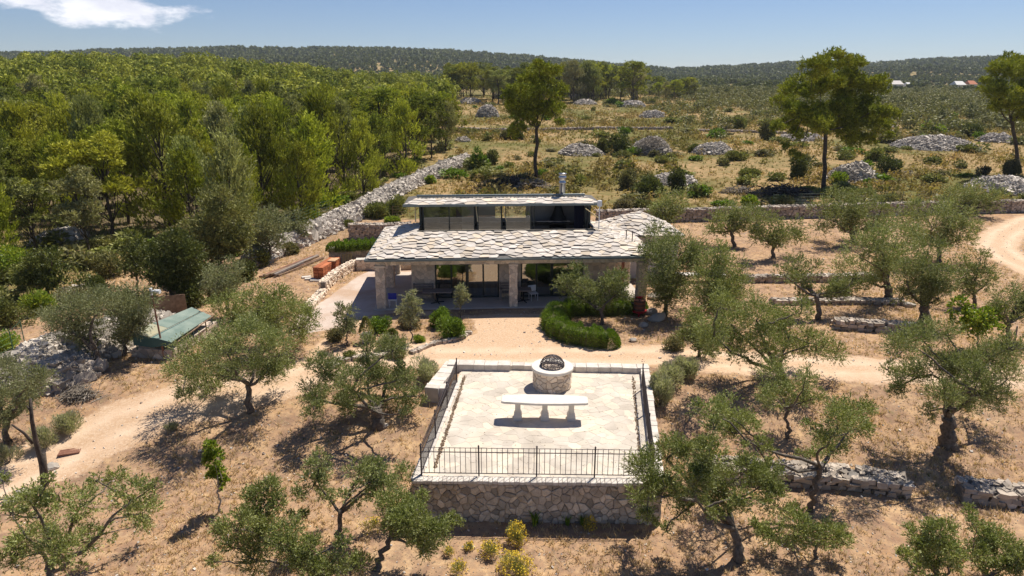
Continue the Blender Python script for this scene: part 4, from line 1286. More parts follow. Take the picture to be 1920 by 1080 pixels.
# ------------------------------------------------------------------ olives and other single trees, each by its own crown
OL = [
 ("olive tree with a short dark trunk beside the dirt track, left of the terrace", (467, 772), (467, 718), [(345,695,42),(380,665,46),(425,650,48),(478,635,50),(522,655,46),(440,700,36),(400,730,28),(495,690,34),(345,735,20),(535,685,24),(465,612,22),(370,720,30)], .17, "olive", 1.0),
 ("gnarled open olive tree with a thick pale trunk close to the terrace's left side", (712, 800), (708, 768), [(590,735,33),(622,700,38),(598,680,26),(660,722,36),(690,690,34),(688,650,27),(735,650,30),(722,702,38),(762,705,28),(748,742,32),(785,742,18),(650,758,24),(588,768,20),(757,775,14)], .28, "olive", 1.25),
 ("grey olive with several stems in front of the rubble heap by the green shelter", (186, 692), (180, 655), [(130,580,44),(170,595,42),(105,610,32),(150,628,26),(190,568,32),(92,590,22)], .15, "olive_grey", .95),
 ("grey olive just left of the green shelter, behind the red pole", (234, 668), (233, 640), [(235,595,44),(258,558,38),(215,558,34),(232,628,22),(262,600,26)], .13, "olive_grey", .95),
 ("dense olive tree between the green shelter and the concrete yard", (508, 655), (506, 620), [(430,580,38),(480,572,42),(530,582,44),(570,602,36),(562,628,22),(500,602,30),(518,548,24),(455,600,26)], .18, "olive_green", 1.1),
 ("olive tree cut by the left border of the view above the lavender", (12, 832), (12, 790), [(10,700,40),(50,712,38),(22,748,38),(74,700,18),(0,778,30),(62,740,22)], .16, "olive_grey", 1.0),
 ("sparse olive tree in the lower left corner with bare branches", (95, 1092), (92, 1058), [(60,940,33),(110,932,32),(150,940,38),(215,893,27),(245,930,36),(266,962,32),(290,910,14),(60,1010,42),(108,1028,42),(162,1010,32),(18,960,28),(255,988,26),(180,900,14),(20,1048,30),(92,900,14),(5,900,14)], .16, "olive_green", .62),
 ("small olive with a Y-shaped fork left of the terrace's front corner", (635, 1015), (638, 955), [(600,868,27),(588,902,28),(672,882,30),(700,880,28),(640,928,14),(720,915,34),(752,890,28),(560,925,18),(612,930,18)], .11, "olive", .75),
 ("leafy green olive leaning against the terrace's front left corner", (700, 1068), (735, 1002), [(740,942,36),(772,968,40),(800,1000,38),(742,980,28),(822,985,24),(850,975,16),(785,935,22),(800,1030,18)], .12, "olive_green", 1.2),
 ("wide olive cut off by the bottom border, left of the yellow flowers", (600, 1108), (600, 1078), [(500,918,32),(470,952,36),(440,985,38),(502,985,36),(540,1012,40),(582,1042,38),(482,1042,40),(440,1022,28),(560,970,20),(622,1062,32),(682,1052,26),(402,1052,16),(640,1010,16),(520,945,22)], .16, "olive_green", .85),
 ("large olive with a twisted forked trunk right of the terrace's front corner", (1388, 1052), (1372, 985), [(1215,880,42),(1250,850,38),(1290,830,34),(1240,922,38),(1198,932,26),(1330,850,32),(1350,900,42),(1300,900,40),(1400,880,36),(1440,892,36),(1452,940,30),(1390,938,26),(1280,948,28),(1215,970,22),(1250,990,14),(1340,800,20)], .20, "olive_green", .92),
 ("tall leaning olive with a long bare stem behind the right dry-stone wall", (1520, 958), (1540, 872), [(1330,765,32),(1370,772,36),(1402,800,32),(1350,802,28),(1572,790,42),(1602,770,36),(1560,832,32),(1610,802,26),(1520,800,16),(1430,830,18),(1500,850,14)], .13, "olive_green", .85),
 ("slender olive with a thin bent trunk right of the terrace", (1478, 822), (1475, 762), [(1450,702,32),(1490,730,34),(1512,702,22),(1438,740,28),(1532,742,18)], .09, "olive", .95),
 ("low bushy olive growth beside the large twisted olive at the bottom", (1530, 1046), (1528, 1022), [(1500,988,36),(1550,1000,36),(1450,1002,28),(1580,1012,18),(1492,960,20),(1420,985,18)], .07, "olive_green", 1.0),
 ("big round olive with a very stout trunk and broken roots at the right", (1780, 838), (1778, 782), [(1692,650,38),(1722,630,36),(1762,618,34),(1698,702,36),(1750,690,44),(1802,680,44),(1850,670,46),(1890,702,38),(1830,722,40),(1870,742,30),(1770,742,34),(1680,732,18),(1900,650,28),(1742,772,20),(1815,760,22),(1665,690,16)], .30, "olive", 1.0),
 ("young olive bush at the bottom border, left one of the pair in the right corner", (1760, 1112), (1758, 1082), [(1720,1010,30),(1760,1000,34),(1742,1040,38),(1790,1040,28),(1700,1042,18)], .08, "olive_green", 1.0),
 ("young olive bush at the bottom right corner with upright shoots", (1852, 1110), (1850, 1080), [(1820,960,15),(1840,1000,26),(1872,1020,36),(1892,1052,34),(1830,1040,28),(1912,1042,22),(1825,980,14)], .08, "olive_green", .9),
 ("spreading olive with thick curving limbs over the right-hand track", (1466, 712), (1460, 694), [(1340,620,36),(1380,610,40),(1420,588,40),(1388,648,34),(1440,640,38),(1482,620,36),(1500,582,26),(1530,650,32),(1568,660,26),(1492,650,28),(1328,650,26),(1358,572,28),(1460,600,26)], .26, "olive_green", 1.0),
 ("olive crowding the right corner of the house above the wine press", (1248, 592), (1248, 560), [(1240,450,34),(1278,460,36),(1232,490,36),(1280,502,40),(1250,532,38),(1308,470,22),(1290,545,32),(1254,560,26),(1215,470,16)], .17, "olive", 1.05),
 ("dense olive behind the low white slab, second from the house's right corner", (1345, 612), (1346, 585), [(1340,500,38),(1370,512,34),(1350,550,40),(1386,540,28),(1320,570,34),(1372,580,28),(1330,525,28),(1352,470,20)], .17, "olive_green", 1.05),
 ("low suckering olive bush beside the track, left of the spreading olive", (1312, 668), (1310, 650), [(1308,620,28),(1328,648,24),(1298,590,24),(1288,630,18)], .10, "olive_green", 1.1),
 ("small olive with a leaning dark trunk, first of the back row behind the house", (1377, 463), (1370, 432), [(1340,410,20),(1365,400,22),(1390,414,20),(1402,400,16),(1330,430,13)], .2, "olive", 1.1),
 ("olive with hanging branches, second in the back row behind the house", (1450, 484), (1450, 460), [(1420,410,24),(1440,428,24),(1460,448,20),(1482,430,22),(1500,440,16),(1420,395,14),(1422,440,18)], .18, "olive", 1.05),
 ("wide flat olive in the back row near the long stone wall", (1600, 455), (1598, 436), [(1550,400,26),(1580,385,26),(1612,390,26),(1642,400,24),(1540,420,20),(1600,418,22),(1652,420,16),(1565,366,18),(1622,364,16)], .26, "olive", 1.05),
 ("olive with a curved bare trunk between the two short terrace walls", (1536, 600), (1530, 552), [(1500,520,26),(1490,498,22),(1562,552,26),(1582,538,20),(1530,500,15),(1472,512,18),(1505,560,14)], .19, "olive", .95),
 ("tall olive with a stout dark trunk above the middle terrace wall", (1735, 604), (1732, 570), [(1702,522,34),(1740,500,38),(1772,520,32),(1760,552,26),(1692,556,18),(1740,468,28),(1715,545,24)], .30, "olive", 1.0),
 ("olive with a dark split trunk in the middle of the right grove", (1668, 565), (1664, 532), [(1600,510,34),(1620,472,34),(1592,538,26),(1640,450,28),(1660,480,30),(1682,440,32),(1700,470,22),(1585,555,14)], .26, "olive", 1.05),
 ("grey-green olive in front of the curve of the far right track", (1762, 492), (1760, 462), [(1750,420,30),(1790,400,28),(1720,430,26),(1800,440,28),(1828,430,18),(1770,390,24),(1690,410,24),(1720,394,22)], .22, "olive", 1.0),
 ("open olive with light branches right of the tall stout olive", (1828, 572), (1826, 552), [(1800,500,24),(1830,512,26),(1852,522,20),(1810,540,18),(1840,480,16)], .13, "olive", .9),
 ("propped olive leaning on a grey post at the right border", (1890, 645), (1890, 606), [(1888,560,26),(1910,580,26),(1922,545,24),(1868,578,16),(1935,575,24)], .15, "olive", 1.0),
 ("bushy olive against the back wall just right of the outbuilding", (1255, 430), (1255, 412), [(1240,385,24),(1272,380,22),(1222,402,14),(1250,402,18)], .15, "olive", 1.1),
 ("low wide olive behind the back wall at the upper right", (1830, 404), (1830, 390), [(1800,365,22),(1840,368,26),(1870,376,20),(1780,362,15)], .15, "olive", 1.1),
 ("olive with silvery leaves inside the C-shaped hedge", (1130, 608), (1128, 582), [(1065,530,22),(1085,516,24),(1060,546,14),(1110,550,26),(1140,545,26),(1165,532,20),(1150,520,18),(1092,556,18),(1175,560,13),(1130,570,15),(1166,508,11),(1095,535,16)], .13, "olive", 1.25),
 ("little pale olive in the planted bed, in front of the left porch bench", (773, 642), (769, 606), [(770,562,17),(760,580,15),(784,576,14),(770,590,13),(772,550,9)], .045, "pale_olive", 1.3),
 ("little pale olive in front of the left sliding window", (864, 596), (864, 572), [(864,548,12),(860,562,10),(872,558,10),(864,537,7)], .04, "pale_olive", 1.4),
 ("slim grey-green olive at the left end of the planted bed", (650, 648), (650, 620), [(650,586,19),(645,605,17),(664,608,14),(655,622,11),(640,575,10)], .055, "olive_grey", 1.2),
 ("grey olive between the timber stack and the dark oak", (428, 592), (426, 560), [(415,512,32),(432,540,24),(400,535,20),(440,500,18)], .14, "olive_grey", 1.05),
 ("grey-green olive in front of the long rubble wall", (508, 492), (506, 462), [(480,430,34),(520,442,26),(500,410,24),(462,452,18)], .15, "olive_grey", 1.05),
 ("small olive at the edge of the wood above the timber stack", (560, 462), (560, 442), [(552,415,20),(575,425,16),(540,430,14)], .1, "olive_grey", 1.0),
]
for i, (lab, b, f, cl, tr, mt, dn) in enumerate(OL):
    olive(lab, b, f, cl, tr, mt, dn, seed=100 + i)
olive("fig tree with bright yellow-green broad leaves at the right", (1835, 660), (1833, 628), [(1800,575,18),(1830,590,26),(1850,610,22),(1815,612,20),(1862,590,16),(1788,598,10)], .06, "bright_leaf", 1.1, seed=300, group=None, leaf=1.25, lw=.62, name="fig_tree", cat="fig tree")
olive("young broad-leaved walnut tree with a bright top and thin pale trunk", (412, 961), (410, 918), [(394,838,12),(402,858,17),(410,882,15),(398,893,10),(422,902,9),(388,862,9)], .045, "bright_leaf", 1.9, seed=301, group=None, leaf=1.3, lw=.5, name="young_walnut_tree", cat="walnut tree", bark="pale_bark", dspread=.5)
olive("bright green leafy bush peeping out beside the terrace's right front corner", (1335, 890), (1335, 880), [(1325,840,12),(1335,855,12),(1322,858,9)], .03, "bright_leaf", 1.3, seed=302, group=None, leaf=1.2, lw=.5, name="leafy_bush", cat="bush")
olive("leafy deciduous tree with fresh green crown at the edge of the wood", (415, 520), (414, 480), [(400,400,36),(432,420,40),(390,442,32),(442,452,30),(415,372,20),(370,425,22)], .2, "scrub", 1.25, seed=303, group=None, leaf=1.0, lw=.55, name="deciduous_tree", cat="tree")
olive("dark holm oak behind the red pole with a ragged olive-green crown", (322, 570), (320, 530), [(305,480,34),(340,470,36),(288,502,24),(322,512,36),(352,500,30),(330,450,20)], .22, "dark_leaf", 1.3, seed=304, group=None, leaf=1.0, lw=.55, name="holm_oak", cat="oak tree")
olive("glossy dark evergreen tree in the clearing at the far left", (90, 560), (88, 535), [(80,500,28),(108,520,24),(58,522,20),(95,482,18)], .15, "dark_leaf", 1.3, seed=305, group=None, leaf=1.1, lw=.6, name="evergreen_tree", cat="tree")
olive("brownish thin-crowned oak left of the holm oak", (258, 545), (257, 515), [(245,470,24),(268,490,24),(235,500,18),(255,450,16)], .1, "dark_leaf", .8, seed=306, group=None, lw=.5, name="oak_tree", cat="oak tree")

# three lone pines in the field
for i, (lab, b, f, cl, tr) in enumerate([
 ("tall lone pine with a slim leaning trunk standing behind the house", (1003, 336), (1008, 232), [(1010,135,27),(990,155,27),(1036,138,22),(1032,170,25),(968,176,24),(1000,188,30),(955,205,18),(1040,200,18),(1020,214,24),(985,215,22),(972,238,15),(1048,228,10),(962,252,10),(1012,120,14)], .26),
 ("broad spreading umbrella pine with a straight trunk in the field on the right", (1545, 356), (1548, 240), [(1560,116,26),(1520,132,27),(1600,128,28),(1490,160,28),(1540,160,36),(1590,162,36),(1637,166,30),(1468,190,22),(1515,200,34),(1570,205,38),(1620,206,36),(1660,202,24),(1480,226,22),(1530,232,26),(1590,236,28),(1648,236,22),(1682,214,10),(1462,238,14),(1502,252,13),(1620,258,14),(1664,255,10),(1500,290,8),(1470,275,9)], .27),
 ("lone pine with a curving trunk at the right border of the view", (1912, 324), (1895, 218), [(1900,116,24),(1870,135,26),(1930,130,30),(1858,165,20),(1900,170,32),(1940,170,30),(1880,200,18),(1935,205,26),(1962,190,24),(1850,150,12)], .26),
]):
    olive(lab, b, f, cl, tr, "umbrella", 3.0, seed=400 + i, group="lone pines in the field", leaf=1.5, lw=.26, name="pine_tree", cat="pine tree", bark="pine_bark", up=.9, dspread=2.0, r_scale=.94)

# ------------------------------------------------------------------ wood of young pines: variants, then copies
def pine_variant(kind, seed, n=5200, mat="pine"):
    g = np.random.default_rng(seed)
    H = 8.2
    r = root("pine_tree", "young pine in the wood on the left", "pine tree", (0, 0, 0), "pines of the wood left of the house", world_geo=False)
    mb = MB()
    top = np.array([g.uniform(-.3, .3), g.uniform(-.3, .3), H * .9])
    P = limb(mb, (0, 0, -.3), top, .13, .03, g, n=9, wobble=.03, k=6)
    C = []; Rr = []
    if kind == "plume":
        for k in range(26):
            z = g.uniform(.03, .93) ; rad = 2.3 * (1 - z) ** .55 * g.uniform(.45, 1.05); a = g.uniform(0, 6.28)
            C.append([rad * math.cos(a), rad * math.sin(a), z * H]); Rr.append(g.uniform(.65, 1.0) * (1.15 - .5 * z))
    else:
        for k in range(24):
            z = g.uniform(.35, .95); rad = 2.7 * math.sqrt(max(0, 1 - ((z - .45) / .55) ** 2)) * g.uniform(.3, 1.0); a = g.uniform(0, 6.28)
            C.append([rad * math.cos(a), rad * math.sin(a), z * H]); Rr.append(g.uniform(.7, 1.05))
    C = np.array(C); Rr = np.array(Rr)
    for c, q in zip(C, Rr):
        s = np.array([0, 0, max(.8, c[2] - q * 1.6 - .3 * np.hypot(c[0], c[1]))])
        i = int(np.clip(s[2] / top[2] * 8, 0, 8)); limb(mb, P[i], c, .045, .012, g, n=5, wobble=.06, k=4)
    mb.build("trunk", MT["pine_bark"], r, smooth=True)
    cr = MB()
    if kind == "plume":
        # upswept plumes
        per = 11; nt = n // per; k = g.integers(0, len(C), nt)
        u = unit(g.normal(0, 1, (nt, 3)))
        p0 = C[k] + u * Rr[k][:, None] * g.uniform(.3, 1, (nt, 1)) * [1, 1, 1.1]
        d = unit(p0 * [.22, .22, 0] + g.normal(0, .22, (nt, 3)) + [.12, 0, 1.0])
        tl = g.uniform(.5, 1.15, (nt, 1)); t = g.uniform(0, 1, (nt, per, 1))
        Q = p0[:, None] + d[:, None] * tl[:, None] * t
        leaves_at(cr, Q.reshape(-1, 3), np.repeat(d[:, None], per, 1).reshape(-1, 3), .30, .085, g, .55)
    else:
        twig_cloud(cr, C, Rr, [n / len(C)] * len(C), .30, .10, g, up=.8, twig=.35, sub=7, squash=.7, per=9)
    cr.build("crown", MT[mat], r)
    return r


VAR = [pine_variant("plume", 500 + i, 9500, ("pine", "pine_sage", "pine", "pine_dark", "pine", "pine_sage")[i]) for i in range(6)] + [pine_variant("round", 520 + i, 9500, ("pine", "pine_dark", "pine_dark", "pine_sage")[i]) for i in range(4)]
for v in VAR: pass

EDGE = [(-200, 640), (0, 560), (60, 500), (110, 470), (150, 500), (215, 470), (300, 450), (380, 475), (450, 470), (540, 440), (600, 412), (655, 380), (720, 350), (800, 312), (850, 285), (862, 240), (850, 196), (846, 170), (840, 150)]
_ex = [e[0] for e in EDGE]; _ey = [e[1] for e in EDGE]


def to_px(p):
    x, y, z = p; zc = y * math.cos(TH) + (CZ - z) * math.sin(TH); yy = (z - CZ) * math.cos(TH) + y * math.sin(TH)
    return 960 + 1280 * x / zc, 540 - 1280 * yy / zc


def in_wood(x, y):
    px, py = to_px((x, y, float(hgt(x, y))))
    if px > 858: return False
    if y > 150: return px < 850
    return py < np.interp(px, _ex, _ey) - 4


g0 = np.random.default_rng(77)
cand = []
tries = 0
grid = {}
yy = 36.0
while tries < 60000 and len(cand) < 1500:
    tries += 1
    y = 36 + 264 * g0.uniform() ** 1.0; x = -y * g0.uniform(.05, .95)
    sp = 3.3 + y * .012
    if not in_wood(x, y): continue
    key = (int(x / 4), int(y / 4)); ok = True
    for a in (-1, 0, 1):
        for b in (-1, 0, 1):
            for q in grid.get((key[0] + a, key[1] + b), ()):
                if (q[0] - x) ** 2 + (q[1] - y) ** 2 < sp * sp: ok = False
    if ok: grid.setdefault(key, []).append((x, y)); cand.append((x, y))
cand.sort(key=lambda c: c[1])
NEAR = cand[:212]; FAR = cand[212:]
ROWS = [("young feathery pine in the wood, in the rows nearest the dry-stone rubble wall", 0), ("young feathery pine deep in the wood left of the house", 70)]
used = [False] * len(VAR)


def place_pine(k, loc, rz, sc, label, group):
    if not used[k]:
        used[k] = True; o = VAR[k]; o.location = loc; o.rotation_euler = (0, 0, rz); o.scale = sc; o["label"] = label; o["group"] = group; return o
    return copy_tree(VAR[k], loc, rz, sc, label, group)


def pzone(px, py, rnd):
    k = "rounded" if rnd else "feathery upswept"
    z = "near the left border" if px < 160 else "beyond the green shelter" if px < 400 else "above the timber stack" if px < 600 else "beside the rubble bank"
    d = "in the front rows" if py > 300 else "in the rows behind"
    return f"{k} young pine {z}, {d}", f"{k} pines {z}, {d}"


for i, (x, y) in enumerate(NEAR):
    px, py = to_px((x, y, float(hgt(x, y))))
    rnd = i > 90 and g0.uniform() < .6 or px < 300 and g0.uniform() < .4
    k = int(g0.integers(6, 10)) if rnd else int(g0.integers(0, 6))
    s = g0.uniform(.78, 1.3) * (.8 if y < 55 else 1)
    place_pine(k, (x, y, float(hgt(x, y)) - .1), g0.uniform(0, 6.28), (s * g0.uniform(.85, 1.2), s * g0.uniform(.85, 1.2), s), *pzone(px, py, rnd))
# belt of pines closing the field at the back
nb = 0
while nb < 84:
    px = g0.uniform(845, 1290); y = g0.uniform(250, 330) if px < 1200 else g0.uniform(280, 360)
    x = (px - 960) / 1280 * y * 1.0; s = g0.uniform(1.2, 1.75) * (1 if px < 1190 else .6)
    k = int(g0.integers(5, 10)) 
    place_pine(k, (x, y, float(hgt(x, y)) - .2), g0.uniform(0, 6.28), (s * 1.35, s * 1.2, s), "dark pine in the belt that closes the far side of the field", "pines closing the far side of the field"); nb += 1
for v, u_ in zip(VAR, used):
    if not u_:
        for ch in list(v.children): bpy.data.objects.remove(ch)
        bpy.data.objects.remove(v)


def crown_template(seed, n, H=8, W=2.6, ll=1.0, lw=.5):
    g = np.random.default_rng(seed); C = []
    for k in range(7):
        a = g.uniform(0, 6.28); q = g.uniform(.1, .75); C.append([W * q * math.cos(a), W * q * math.sin(a), H * g.uniform(.35, .85)])
    C = np.array(C); k = g.integers(0, 7, n); u = unit(g.normal(0, 1, (n, 3)) + [0, 0, .35])
    P = C[k] + u * W * .48
    d = unit(np.cross(u, g.normal(0, 1, (n, 3))) + u * .3)
    mb = MB(); leaves_at(mb, P - d * ll * .5, d, ll, lw, g, .3)
    return mb.verts()


def replicate(mb, tmpl, locs, scl, g):
    n = len(locs); m = len(tmpl[0])
    which = g.integers(0, len(tmpl), n)
    a = g.uniform(0, 6.28, n)
    for w in range(len(tmpl)):
        s = which == w
        if not s.any(): continue
        c, sn = np.cos(a[s]), np.sin(a[s]); T = tmpl[w]
        x = T[None, :, 0] * c[:, None] - T[None, :, 1] * sn[:, None]; y = T[None, :, 0] * sn[:, None] + T[None, :, 1] * c[:, None]
        v = np.stack([x, y, np.broadcast_to(T[None, :, 2], x.shape)], -1) * scl[s][:, None, None] + locs[s][:, None, :]
        v = v.reshape(-1, 3); mb.add(v, np.arange(len(v)).reshape(-1, 4))


g1 = np.random.default_rng(5)
T1 = [crown_template(600 + i, 420, ll=.75, lw=.33) for i in range(6)]
L = np.array([(x, y, float(hgt(x, y))) for x, y in FAR])
extra = []
while len(extra) < 700:
    y = g1.uniform(290, 560); x = -y * g1.uniform(-.02, .95)
    if x > -.05 * y and y < 330: continue
    extra.append((x, y, float(hgt(x, y))))
L = np.vstack([L, extra])
mb = MB(); replicate(mb, T1, L - [0, 0, .3], g1.uniform(.6, 1.35, len(L)), g1)
tag(mb.build("distant_pine_wood", MT["far_pine"] if "far_pine" in MT else MT["pine"]), kind="stuff")
# hill woods
T2 = [crown_template(620 + i, 34, H=7, W=3.2, ll=3.6, lw=2.2) for i in range(8)]
n = 21000
y = 430 + 1300 * g1.uniform(0, 1, n) ** .8; x = y * g1.uniform(-1.0, 1.0, n)
L = np.stack([x, y, hgt(x, y)], -1)
keep = (g1.uniform(0, 1, n) < np.clip(.62 + .5 * wob(x, y, 90, off=6) + (y > 800) * .35, .15, 1))
L = L[keep]
mb = MB(); replicate(mb, T2, L - [0, 0, 1.2], g1.uniform(.6, 1.5, len(L)) * np.clip(L[:, 1] / 1100, .6, 1.25), g1)
tag(mb.build("hill_woods", MT["far_leaf"]), kind="stuff")
# low rough scrub over the field
T4 = [crown_template(660 + i, 46, H=.55, W=.9, ll=.34, lw=.16) for i in range(6)]
n = 6500; y = 62 + 230 * g1.uniform(0, 1, n) ** 1.2; x = y * g1.uniform(-.12, .95, n)
keep = (wob(x, y, 20, off=15) + g1.normal(0, .15, n) > .14) & (y > 66 + .07 * (x - 8)) & ~(x < -y * .08)
L = np.stack([x, y, hgt(x, y)], -1)[keep]
mb = MB(); replicate(mb, T4, L - [0, 0, .15], g1.uniform(.6, 1.7, len(L)), g1)
tag(mb.build("field_undergrowth", MT["fieldgrass"]), kind="stuff")
# scrub carpet in the right valley
T3 = [crown_template(640 + i, 120, H=1.5, W=1.5, ll=.42, lw=.22) for i in range(6)]
n = 11000
y = 130 + 420 * g1.uniform(0, 1, n); x = y * g1.uniform(-.02, 1.0, n)
pxx = 960 + 1280 * x / y
dens = np.clip((pxx - 1180) / 400, 0, 1) * np.clip((y - 120) / 160, 0, 1) + (y > 300) * .7
keep = g1.uniform(0, 1, n) < dens
L = np.stack([x, y, hgt(x, y)], -1)[keep]
mb = MB(); replicate(mb, T3, L - [0, 0, .3], g1.uniform(.8, 2.0, len(L)), g1)
tag(mb.build("valley_scrub", MT["scrub"]), kind="stuff")
n = 1500; y = 170 + 400 * g1.uniform(0, 1, n); x = y * g1.uniform(.12, 1.0, n); keep = (wob(x, y, 45, off=13) > .08) & ((960 + 1280 * x / y) > 1230)
L = np.stack([x, y, hgt(x, y)], -1)[keep]
mb = MB(); replicate(mb, T1, L - [0, 0, .4], g1.uniform(.28, .62, len(L)), g1); tag(mb.build("valley_thicket", MT["far_leaf"]), kind="stuff")

# ------------------------------------------------------------------ hedges, beds, lavender, flowers
def hedge(label, path, w, h, mat="hedge", n=9000, ll=.10, seed=1, group=None, lift=0.0):
    g = np.random.default_rng(seed)
    P = np.array([gp(*p, dz=lift) for p in path]); t = np.linspace(0, len(P) - 1, 60)
    from_ = np.stack([np.interp(t, np.arange(len(P)), P[:, i]) for i in range(3)], -1)
    r = root("hedge", label, "hedge", P.mean(0) * [1, 1, 0] + [0, 0, P[:, 2].min()], group)
    n0 = len(from_); k = g.uniform(0, n0 - 1.001, n); i = k.astype(int); f = (k - i)[:, None]
    c = from_[i] * (1 - f) + from_[i + 1] * f; d = unit(from_[i + 1] - from_[i]); side = np.cross(d, [0, 0, 1.0])
    a = g.uniform(-.1, math.pi + .1, n)
    bump = 1 + .14 * np.sin(k * .9 + seed) + .08 * np.sin(k * 2.3 + a * 2)
    q = g.uniform(.78, 1.0, n) * bump
    sa = np.sign(np.cos(a)) * np.abs(np.cos(a)) ** .6
    p = c + side * (sa * w * q)[:, None] + np.array([0, 0, 1.0]) * (np.maximum(np.sin(a), 0) ** .6 * h * q)[:, None]
    u = unit(side * np.cos(a)[:, None] + np.array([0, 0, 1.0]) * (np.sin(a) + .5)[:, None])
    # rounded ends
    m = n // 9
    for e, s in ((0, -1), (n0 - 1, 1)):
        dd = unit(from_[min(e + 1, n0 - 1)] - from_[max(e - 1, 0)]) * s
        uu = unit(g.normal(0, 1, (m, 3))); uu[:, 2] = np.abs(uu[:, 2]); 
        uu = np.where(((uu @ dd) < 0)[:, None], uu - 2 * (uu @ dd)[:, None] * dd, uu)
        pe = from_[e] + uu * [w, w, h] * g.uniform(.8, 1, (m, 1))
        p = np.vstack([p, pe]); u = np.vstack([u, uu + [0, 0, .4]])
    mb = MB(); leaves_at(mb, p, u, ll, ll * .32, g, .6); mb.build("foliage", MT[mat], r)
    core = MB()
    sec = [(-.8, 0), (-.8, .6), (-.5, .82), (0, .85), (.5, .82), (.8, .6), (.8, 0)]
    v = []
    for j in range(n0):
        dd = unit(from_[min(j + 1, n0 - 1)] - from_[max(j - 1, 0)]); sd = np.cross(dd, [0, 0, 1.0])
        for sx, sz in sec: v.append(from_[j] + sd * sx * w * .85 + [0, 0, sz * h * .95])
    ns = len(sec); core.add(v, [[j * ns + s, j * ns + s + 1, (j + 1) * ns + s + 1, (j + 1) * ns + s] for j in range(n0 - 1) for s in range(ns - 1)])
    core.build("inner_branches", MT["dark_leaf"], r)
    return r


hedge("clipped C-shaped bright green hedge curling around the silvery olive", [(1195, 584), (1150, 588), (1100, 587), (1060, 590), (1036, 604), (1038, 622), (1062, 636), (1100, 645), (1140, 648)], .60, .84, n=32000, ll=.085, seed=3)
hedge("row of rounded green hedge bushes on the stone bank left of the house", [(628, 470), (665, 468), (700, 466), (735, 464)], .62, .62, n=9000, ll=.12, seed=4, lift=1.1)

for lab, x, y, r_, h_, m_, n_ in [
 ("round bright green bush at the tip of the planted bed, in front of the others", 848, 632, 31, 40, "hedge", 5200),
 ("round darker green bush at the back of the planted bed near the porch", 826, 614, 27, 36, "hedge", 4200),
 ("low spreading green bush in the bed behind the left little olive", 768, 614, 26, 20, "scrub", 2600),
 ("leafy green bush in the bed beside the potted conifer", 712, 622, 24, 26, "hedge", 2600),
 ("dark bush at the foot of the slim grey-green olive", 632, 638, 22, 22, "scrub", 2200),
 ("small yellow-green tuft plant on the edge of the planted bed", 787, 640, 11, 11, "bright_leaf", 800),
 ("grey-green bush right of the potted conifer", 722, 655, 17, 26, "lavender", 1500),
 ("low green bush at the stone edging below the bed", 745, 672, 22, 18, "scrub", 1700),
 ("small green plant at the stone edging left of the bed", 655, 672, 14, 12, "scrub", 900),
 ("dark bush with its shadow on the slope right of the C-shaped hedge", 1262, 655, 24, 26, "scrub", 2400),
 ("dark green shrub touching the fig tree from below", 1795, 690, 20, 22, "dark_leaf", 1800),
]:
    make_shrub(lab, x, y, r_, h_, m_, n_, name="bush", cat="bush")
for lab, x, y, r_, h_, n_ in [
 ("lavender bush at the left end of the terrace's back parapet", 795, 712, 30, 38, 3600),
 ("rounded lavender bush at the far end of the lavender row right of the terrace", 1288, 704, 27, 32, 4000),
 ("pale lavender bush in the middle of the row right of the terrace", 1252, 718, 32, 36, 4000),
 ("long lavender bush pressed against the terrace's right parapet", 1238, 758, 27, 58, 5000),
 ("large lavender bush on the left track edge, nearest the brush heap", 125, 812, 27, 44, 3600),
 ("lavender bush on the left track edge, middle of the three", 88, 838, 26, 38, 3000),
 ("lavender bush at the left border beside the track", 16, 868, 30, 32, 3000),
 ("small lavender tuft in the shade beside the track", 322, 808, 11, 12, 700),
]:
    make_shrub(lab, x, y, r_, h_, "lavender", n_, name="lavender_bush", cat="lavender", spiky=True, lw=.16, leaf=1.5, group="lavender bushes")


def flower_bush(label, x, y, r_, h_, n_):
    B = gp(x, y); s = depth(B) / 1280; g = np.random.default_rng(x)
    r = root("flowering_bush", label, "flower bush", B, "yellow flowering bushes in front of the terrace")
    rx = r_ * s; rz = h_ * s
    mb = shrub("", B, rx, rx, rz, n=n_, ll=.09, lw=.2, g=g, spiky=True); mb.build("foliage", MT["flower_stem"], r)
    mb = MB(); m = int(n_ * .20)
    u = unit(g.normal(0, 1, (m, 3))); u[:, 2] = np.abs(u[:, 2])
    rr = g.uniform(.8, 1.05, (m, 1)) * (1 + .18 * np.sin(u[:, :1] * 7 + 2) * np.cos(u[:, 1:2] * 6))
    P = B + u * [rx, rx, rz * 1.05] * rr + [0, 0, .05]
    for k in range(2): leaves_at(mb, P, g.normal(0, 1, (m, 3)) * [1, 1, .2], .042, .036, g, .9)
    mb.build("blossoms", MT["flower"], r)


for a in [("tall bright yellow flowering bush under the terrace wall", 968, 1018, 19, 42, 1400), ("wide pale yellow flowering bush in the front row, lowest of all", 968, 1072, 34, 34, 2300),
          ("pale yellow flowering bush left of the tall bright one", 920, 1040, 22, 24, 900), ("small orange-yellow flower clump against the terrace wall, right one", 1105, 992, 14, 24, 600),
          ("straggling yellow flower tuft left of the wide bush", 860, 1072, 18, 22, 500), ("tiny dull yellow flower tuft below the terrace's left half", 880, 1030, 10, 12, 260),
          ("dull yellow flower tuft beneath the leaning green olive", 842, 1040, 10, 14, 260), ("yellow flower clump under the Y-shaped olive's right side", 700, 990, 26, 14, 500)]:
    flower_bush(*a)


